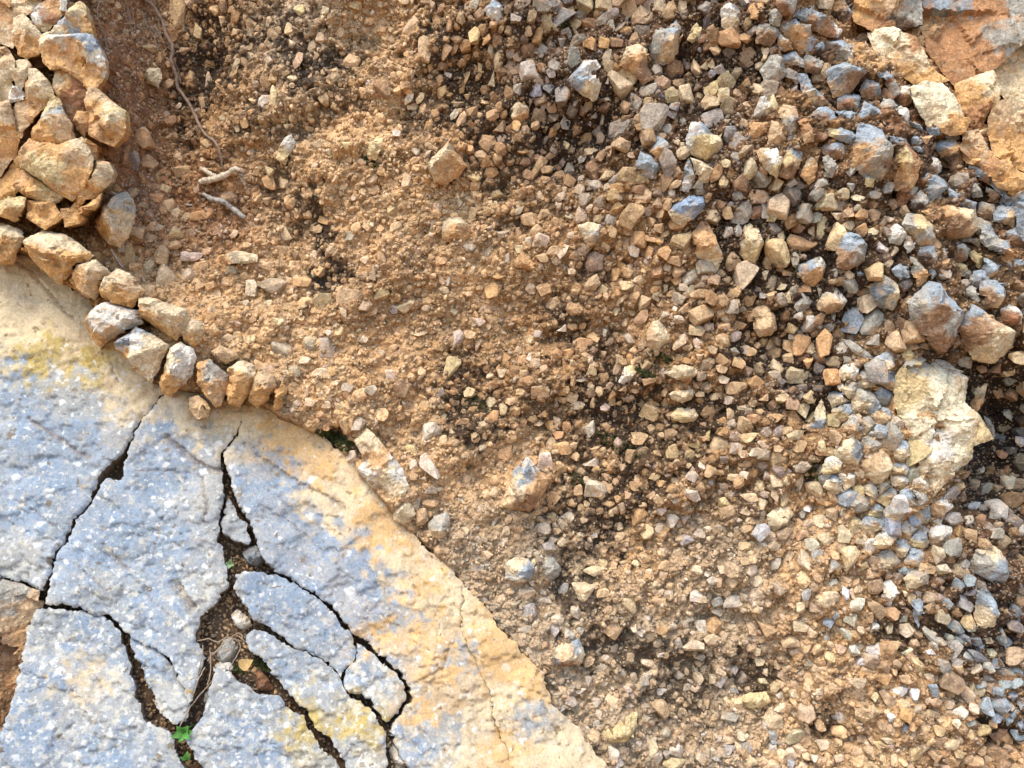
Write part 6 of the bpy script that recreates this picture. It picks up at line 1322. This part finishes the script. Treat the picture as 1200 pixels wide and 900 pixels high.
# ------------------------------------------------------------------ roots and sticks
def tube_mesh(name, pts, radii, sides=7, wob=0.0, seed=0):
    r = np.random.default_rng(seed)
    P = np.array(pts, float)
    # resample with a smooth curve
    t = np.arange(len(P)); tt = np.linspace(0, len(P) - 1, (len(P) - 1) * 5 + 1)
    Q = []
    for s in tt:
        i = min(int(s), len(P) - 2); f = s - i
        p0 = P[max(i - 1, 0)]; p1 = P[i]; p2 = P[i + 1]; p3 = P[min(i + 2, len(P) - 1)]
        Q.append(0.5 * ((2 * p1) + (-p0 + p2) * f + (2 * p0 - 5 * p1 + 4 * p2 - p3) * f * f + (-p0 + 3 * p1 - 3 * p2 + p3) * f ** 3))
    Q = np.array(Q); rad = np.interp(tt, t, radii)
    Q += r.normal(size=Q.shape) * wob
    V, F = [], []
    for i in range(len(Q)):
        T = Q[min(i + 1, len(Q) - 1)] - Q[max(i - 1, 0)]; T /= np.linalg.norm(T) + 1e-9
        n = np.cross(T, [0, 1, 0]); n /= np.linalg.norm(n) + 1e-9; b = np.cross(T, n)
        rr = rad[i] * (1 + r.normal() * 0.09)
        for k in range(sides):
            a = 6.2832 * k / sides
            V.append(Q[i] + rr * (math.cos(a) * n + math.sin(a) * b) * (1 + r.normal() * 0.05))
    for i in range(len(Q) - 1):
        for k in range(sides):
            a, b = i * sides + k, i * sides + (k + 1) % sides
            F.append([a, b, b + sides]); F.append([a, b + sides, a + sides])
    V.append(Q[0]); V.append(Q[-1])
    for k in range(sides):
        F.append([len(V) - 2, (k + 1) % sides, k]); F.append([len(V) - 1, (len(Q) - 1) * sides + k, (len(Q) - 1) * sides + (k + 1) % sides])
    return np_mesh(name, V, F, smooth=True)

def strand(name, pix, rpx, mat, lift=0.004, parent=None, on_slab_=False, lifts=None, wob=0.0004, seed=1):
    pts = []
    for i, (x, y) in enumerate(pix):
        l = lifts[i] if lifts else lift
        if on_slab_:
            d = float(slab_d(x, y)) + l; X, Z = to_wall(x, y, d)
        else:
            X, Z, D = on_cliff(np.array([x]), np.array([y])); d = float(D[0]) + l; X, Z = to_wall(x, y, d)
        pts.append((float(X), -d, float(Z)))
    # keep the strand from diving into every small pit
    P = np.array(pts)
    if len(P) > 3 and not on_slab_:
        y = P[:, 1].copy(); y[1:-1] = (P[:-2, 1] + P[1:-1, 1] + P[2:, 1]) / 3 - 0.002; P[:, 1] = np.minimum(P[:, 1], y)
    me = tube_mesh(name, P - P[0], [q / PPM for q in rpx], wob=wob, seed=seed)
    o = link(name, me, mat, None); o.location = P[0].tolist()
    if parent is not None:
        o.parent = parent; o.location = (P[0] - np.array(parent.location)).tolist()
    return o

root = strand("root", [(160, -14), (170, 0), (183, 11), (190, 24), (196, 42), (203, 56), (201, 72), (207, 88), (210, 104), (222, 122), (233, 140), (239, 156), (252, 167), (258, 180), (261, 198)],
              [2.4, 2.3, 2.3, 2.1, 2.3, 2.1, 2.3, 2.0, 2.0, 1.9, 2.0, 1.8, 1.8, 1.6, 1.0], M_BARK, lift=.012, seed=3)
tag(root, "long thin grey brown root dangling down the gully at the upper left", "root")
for k, (pix, rr) in enumerate([
        ([(166, 12), (172, 28), (180, 42), (185, 56), (186, 62)], .6), ([(186, 20), (187, 34), (191, 48), (194, 56)], .5), ([(118, 0), (114, 12), (117, 28), (120, 40)], .6),
        ([(154, 8), (157, 25), (158, 36)], .5), ([(147, 0), (150, 12), (146, 20)], .4), ([(190, 62), (196, 56), (202, 60)], .5), ([(204, 70), (209, 84), (212, 98)], .5), ([(278, 200), (284, 212), (290, 224)], .6), ([(176, 5), (170, 20), (178, 30), (190, 40)], .4),
        ([(160, 30), (168, 36), (176, 34), (186, 40), (192, 38)], .4), ([(150, 26), (158, 38), (154, 50), (160, 60)], .4), ([(118, 30), (126, 40), (124, 52), (130, 62)], .45), ([(122, 44), (130, 48), (140, 54)], .4), ([(170, 40), (166, 52), (172, 64)], .4), ([(196, 30), (204, 36), (208, 48)], .4), ([(148, 30), (144, 44), (150, 56)], .35), ([(180, 14), (190, 16), (198, 24)], .4), ([(280, 206), (288, 206), (294, 214)], .5), ([(162, 44), (170, 46), (182, 52), (190, 60)], .35)]):
    strand("rootlet", pix, [rr] * len(pix), M_GRASS, lift=.008, parent=root, seed=10 + k)
stick = strand("stick", [(234, 213), (243, 212), (256, 209), (266, 204), (274, 199), (281, 199)], [3.2, 4.2, 4.0, 3.7, 3.6, 2.4], M_STICK, lift=.010, seed=21)
tag(stick, "pale forked stick lying at the lower end of the root", "stick")
strand("branch", [(235, 197), (242, 201), (250, 206), (257, 208)], [2.2, 2.9, 2.7, 2.0], M_STICK, lift=.009, parent=stick, seed=22)
strand("branch", [(266, 204), (276, 203), (284, 206)], [1.4, 1.2, .8], M_STICK, lift=.008, parent=stick, seed=23)
st2 = strand("stick", [(238, 227), (247, 233), (257, 235), (267, 240), (276, 247), (288, 256)], [2.0, 3.0, 3.3, 3.0, 3.5, 2.4], M_GSTICK, lift=.009, seed=24)
tag(st2, "grey crooked stick sloping down below the pale forked stick", "stick")
tw = strand("twig", [(62, 375), (72, 377), (84, 377), (97, 375)], [1.2, 1.6, 1.8, 1.4], M_BARK, lift=.004, on_slab_=True, seed=25)
tag(tw, "short brown twig stuck out of the crack left of the white topped stone", "twig")
tw2 = strand("twig", [(118, 408), (121, 420), (127, 434), (131, 448)], [2.0, 2.2, 1.8, 1.4], M_BARK, lift=-.004, on_slab_=True, seed=26)
tag(tw2, "dark twig running down the slab edge under the white topped stone", "twig")
tw3 = strand("twig", [(130, 292), (137, 300), (141, 310), (146, 315)], [.9, .9, .8, .6], M_GSTICK, lift=.03, seed=27)
tag(tw3, "tiny grey twig under the foot of the tall leaning rock", "twig")
# dry stems tangled in the gap
stems = strand("dry_plant", [(230, 752), (244, 749), (256, 752), (266, 747), (275, 749), (284, 752)], [.7] * 6, M_GRASS, on_slab_=True, lift=-.004, seed=30)
tag(stems, "tangle of dry stems in the slab's central gap above the seedling", "dry plant")
for k, pix in enumerate([[(274, 748), (282, 756), (278, 768), (272, 778), (268, 786)], [(262, 750), (258, 760), (250, 766), (243, 775)], [(246, 762), (247, 775), (246, 790), (243, 803)],
                         [(252, 795), (240, 808), (228, 822), (219, 836), (208, 856), (203, 866)], [(280, 746), (290, 754), (297, 760)], [(238, 756), (236, 772), (232, 790)], [(286, 752), (281, 742), (272, 746)], [(240, 782), (232, 798), (226, 815)]]):
    strand("stem", pix, [.6] * len(pix), M_GRASS, on_slab_=True, lift=-.003 + .001 * k, parent=stems, seed=31 + k)
hair = strand("dry_plant", [(296, 708), (304, 700), (313, 692), (324, 687), (334, 688)], [.45] * 5, M_GRASS, on_slab_=True, lift=.003, seed=45)
tag(hair, "hair thin dark stem curving over the slab right of the gap", "dry plant")

# ------------------------------------------------------------------ seedling, fallen leaf, moss
def leaf_mesh(name, L, W, curl):
    V, F = [], []
    n = 7
    for i in range(n):
        t = i / (n - 1)
        w = W * 0.5 * (math.sin(math.pi * min(1, t ** 0.75)) * (1 - 0.15 * t) + 0.07)
        up = curl * math.sin(t * 2.4)
        for s in (-1, 0, 1):
            V.append((s * w * 1.15, -(up + abs(s) * w * 0.28), t * L))
    for i in range(n - 1):
        for j in range(2):
            a = i * 3 + j
            F.append([a, a + 1, a + 4]); F.append([a, a + 4, a + 3])
    V = np.array(V); m = len(V)
    B = V + np.array([0, 0.0005, 0])           # leaf thickness
    F = F + [[c + m, b + m, a + m] for a, b, c in F]
    return np_mesh(name, np.concatenate([V, B]), F, smooth=True)
def leaves(root_o, spec, mat):
    for (dx, dz, L, W, ang, lean) in spec:
        o = link("leaf", leaf_mesh("leaf", L, W, L * 0.16), mat, root_o)
        o.location = (dx, -0.004, dz)
        o.rotation_euler = Matrix.Rotation(-R(ang), 3, 'Y') @ Matrix.Rotation(R(lean), 3, 'X') if False else (Matrix.Rotation(R(ang), 3, 'Y') @ Matrix.Rotation(R(lean), 3, 'X')).to_euler()
sd_root = empty("seedling", 217, 856, float(slab_d(217, 856)) + .002)
tag(sd_root, "small bright green seedling with spread oval leaves in the slab's central gap", "seedling")
st = link("stem", tube_mesh("stem", [(0, .03, -.004), (0, .01, -.001), (0, -.003, 0)], [.0012, .0012, .001]), M_LEAF, sd_root)
leaves(sd_root, [(0, 0, .015, .010, 40, 25), (.001, 0, .014, .009, 78, 20), (0, 0, .015, .009, 120, 25), (0, -.001, .013, .008, 200, 20), (0, 0, .016, .009, 255, 25), (0, 0, .014, .009, 325, 25), (0, 0, .008, .006, 10, 45)], M_LEAF)
sp = empty("sprout", 221, 884, float(slab_d(221, 884)) - .004)
tag(sp, "single upright green leaf sprouting just below the seedling", "sprout")
leaves(sp, [(0, -.006, .015, .008, 8, 15), (0, -.004, .010, .005, -60, 25)], M_LEAF)
sp2 = empty("sprout", 271, 660, float(slab_d(271, 660)) - .008)
tag(sp2, "tiny grey green sprout in the upper end of the slab's central gap", "sprout")
leaves(sp2, [(0, 0, .010, .006, 20, 25), (0, 0, .008, .005, 100, 25), (0, 0, .008, .005, 290, 25), (0, 0, .009, .005, 200, 25)], plain_material("grey_green_leaf", (130, 156, 110), .25, 300, .7))
lf = link("dry_leaf", leaf_mesh("dry_leaf", .026, .015, .003), M_DRYLEAF)
X, Z = to_wall(280, 781, float(slab_d(280, 781)) - .004); lf.location = (X, -float(slab_d(280, 781)) + .004, Z); lf.rotation_euler = (Matrix.Rotation(R(62), 3, 'Y') @ Matrix.Rotation(R(15), 3, 'X')).to_euler()
tag(lf, "curled yellow dry leaf lying in the slab's central gap", "dry leaf")
lf2 = link("dry_leaf", leaf_mesh("dry_leaf", .012, .008, .002), M_DRYLEAF)
X, Z = to_wall(226, 814, float(slab_d(226, 814))); lf2.location = (X, -float(slab_d(226, 814)) - .002, Z); lf2.rotation_euler = (Matrix.Rotation(R(-30), 3, 'Y') @ Matrix.Rotation(R(15), 3, 'X')).to_euler()
tag(lf2, "tiny pinkish dry leaf at the gap's narrowing above the seedling", "dry leaf")

MV, MF = [], []
for (x, y, rx, ry, n, slab_) in [(392, 513, 22, 6, 420, 0), (316, 782, 14, 6, 160, 1), (402, 522, 10, 6, 120, 0), (950, 552, 12, 9, 200, 0), (722, 520, 24, 12, 120, 0), (675, 560, 12, 10, 80, 0), (740, 530, 10, 6, 70, 0), (775, 418, 14, 6, 120, 0), (757, 437, 12, 6, 120, 0),
                               (660, 28, 9, 7, 160, 0), (435, 190, 10, 6, 110, 0), (304, 778, 8, 6, 70, 1), (556, 470, 14, 12, 90, 0), (280, 784, 8, 4, 60, 1)]:
    a = r_.random(n) * 6.283; q = np.sqrt(r_.random(n))
    mx = x + np.cos(a) * q * rx + (np.sin(a) * q * ry) * 0.4; my = y + np.sin(a) * q * ry + np.cos(a) * q * rx * 0.35
    if slab_:
        D = slab_d(mx, my) - 0.012; X, Z = to_wall(mx, my, D)
    else:
        X, Z, D = on_cliff(mx, my)
    for j in range(n):
        s = 0.0012 + 0.002 * r_.random(); b = len(MV)
        c = np.array([X[j], -D[j] - 0.0012, Z[j]])
        for _ in range(4): MV.append(c + r_.normal(size=3) * s * 0.8)
        MF += [[b, b + 1, b + 2], [b, b + 2, b + 3], [b, b + 3, b + 1], [b + 1, b + 3, b + 2]]
moss = link("moss", np_mesh("moss", MV, MF), M_MOSS)
tag(moss, "dark green moss in damp seams of the rock", None, None, "stuff")
print("objects", len(bpy.data.objects), "stuff", len(STUFF), "gravel", len(GRAVEL), "shown", len(SHOWN), "face", NFACE[0], "placed", placed)
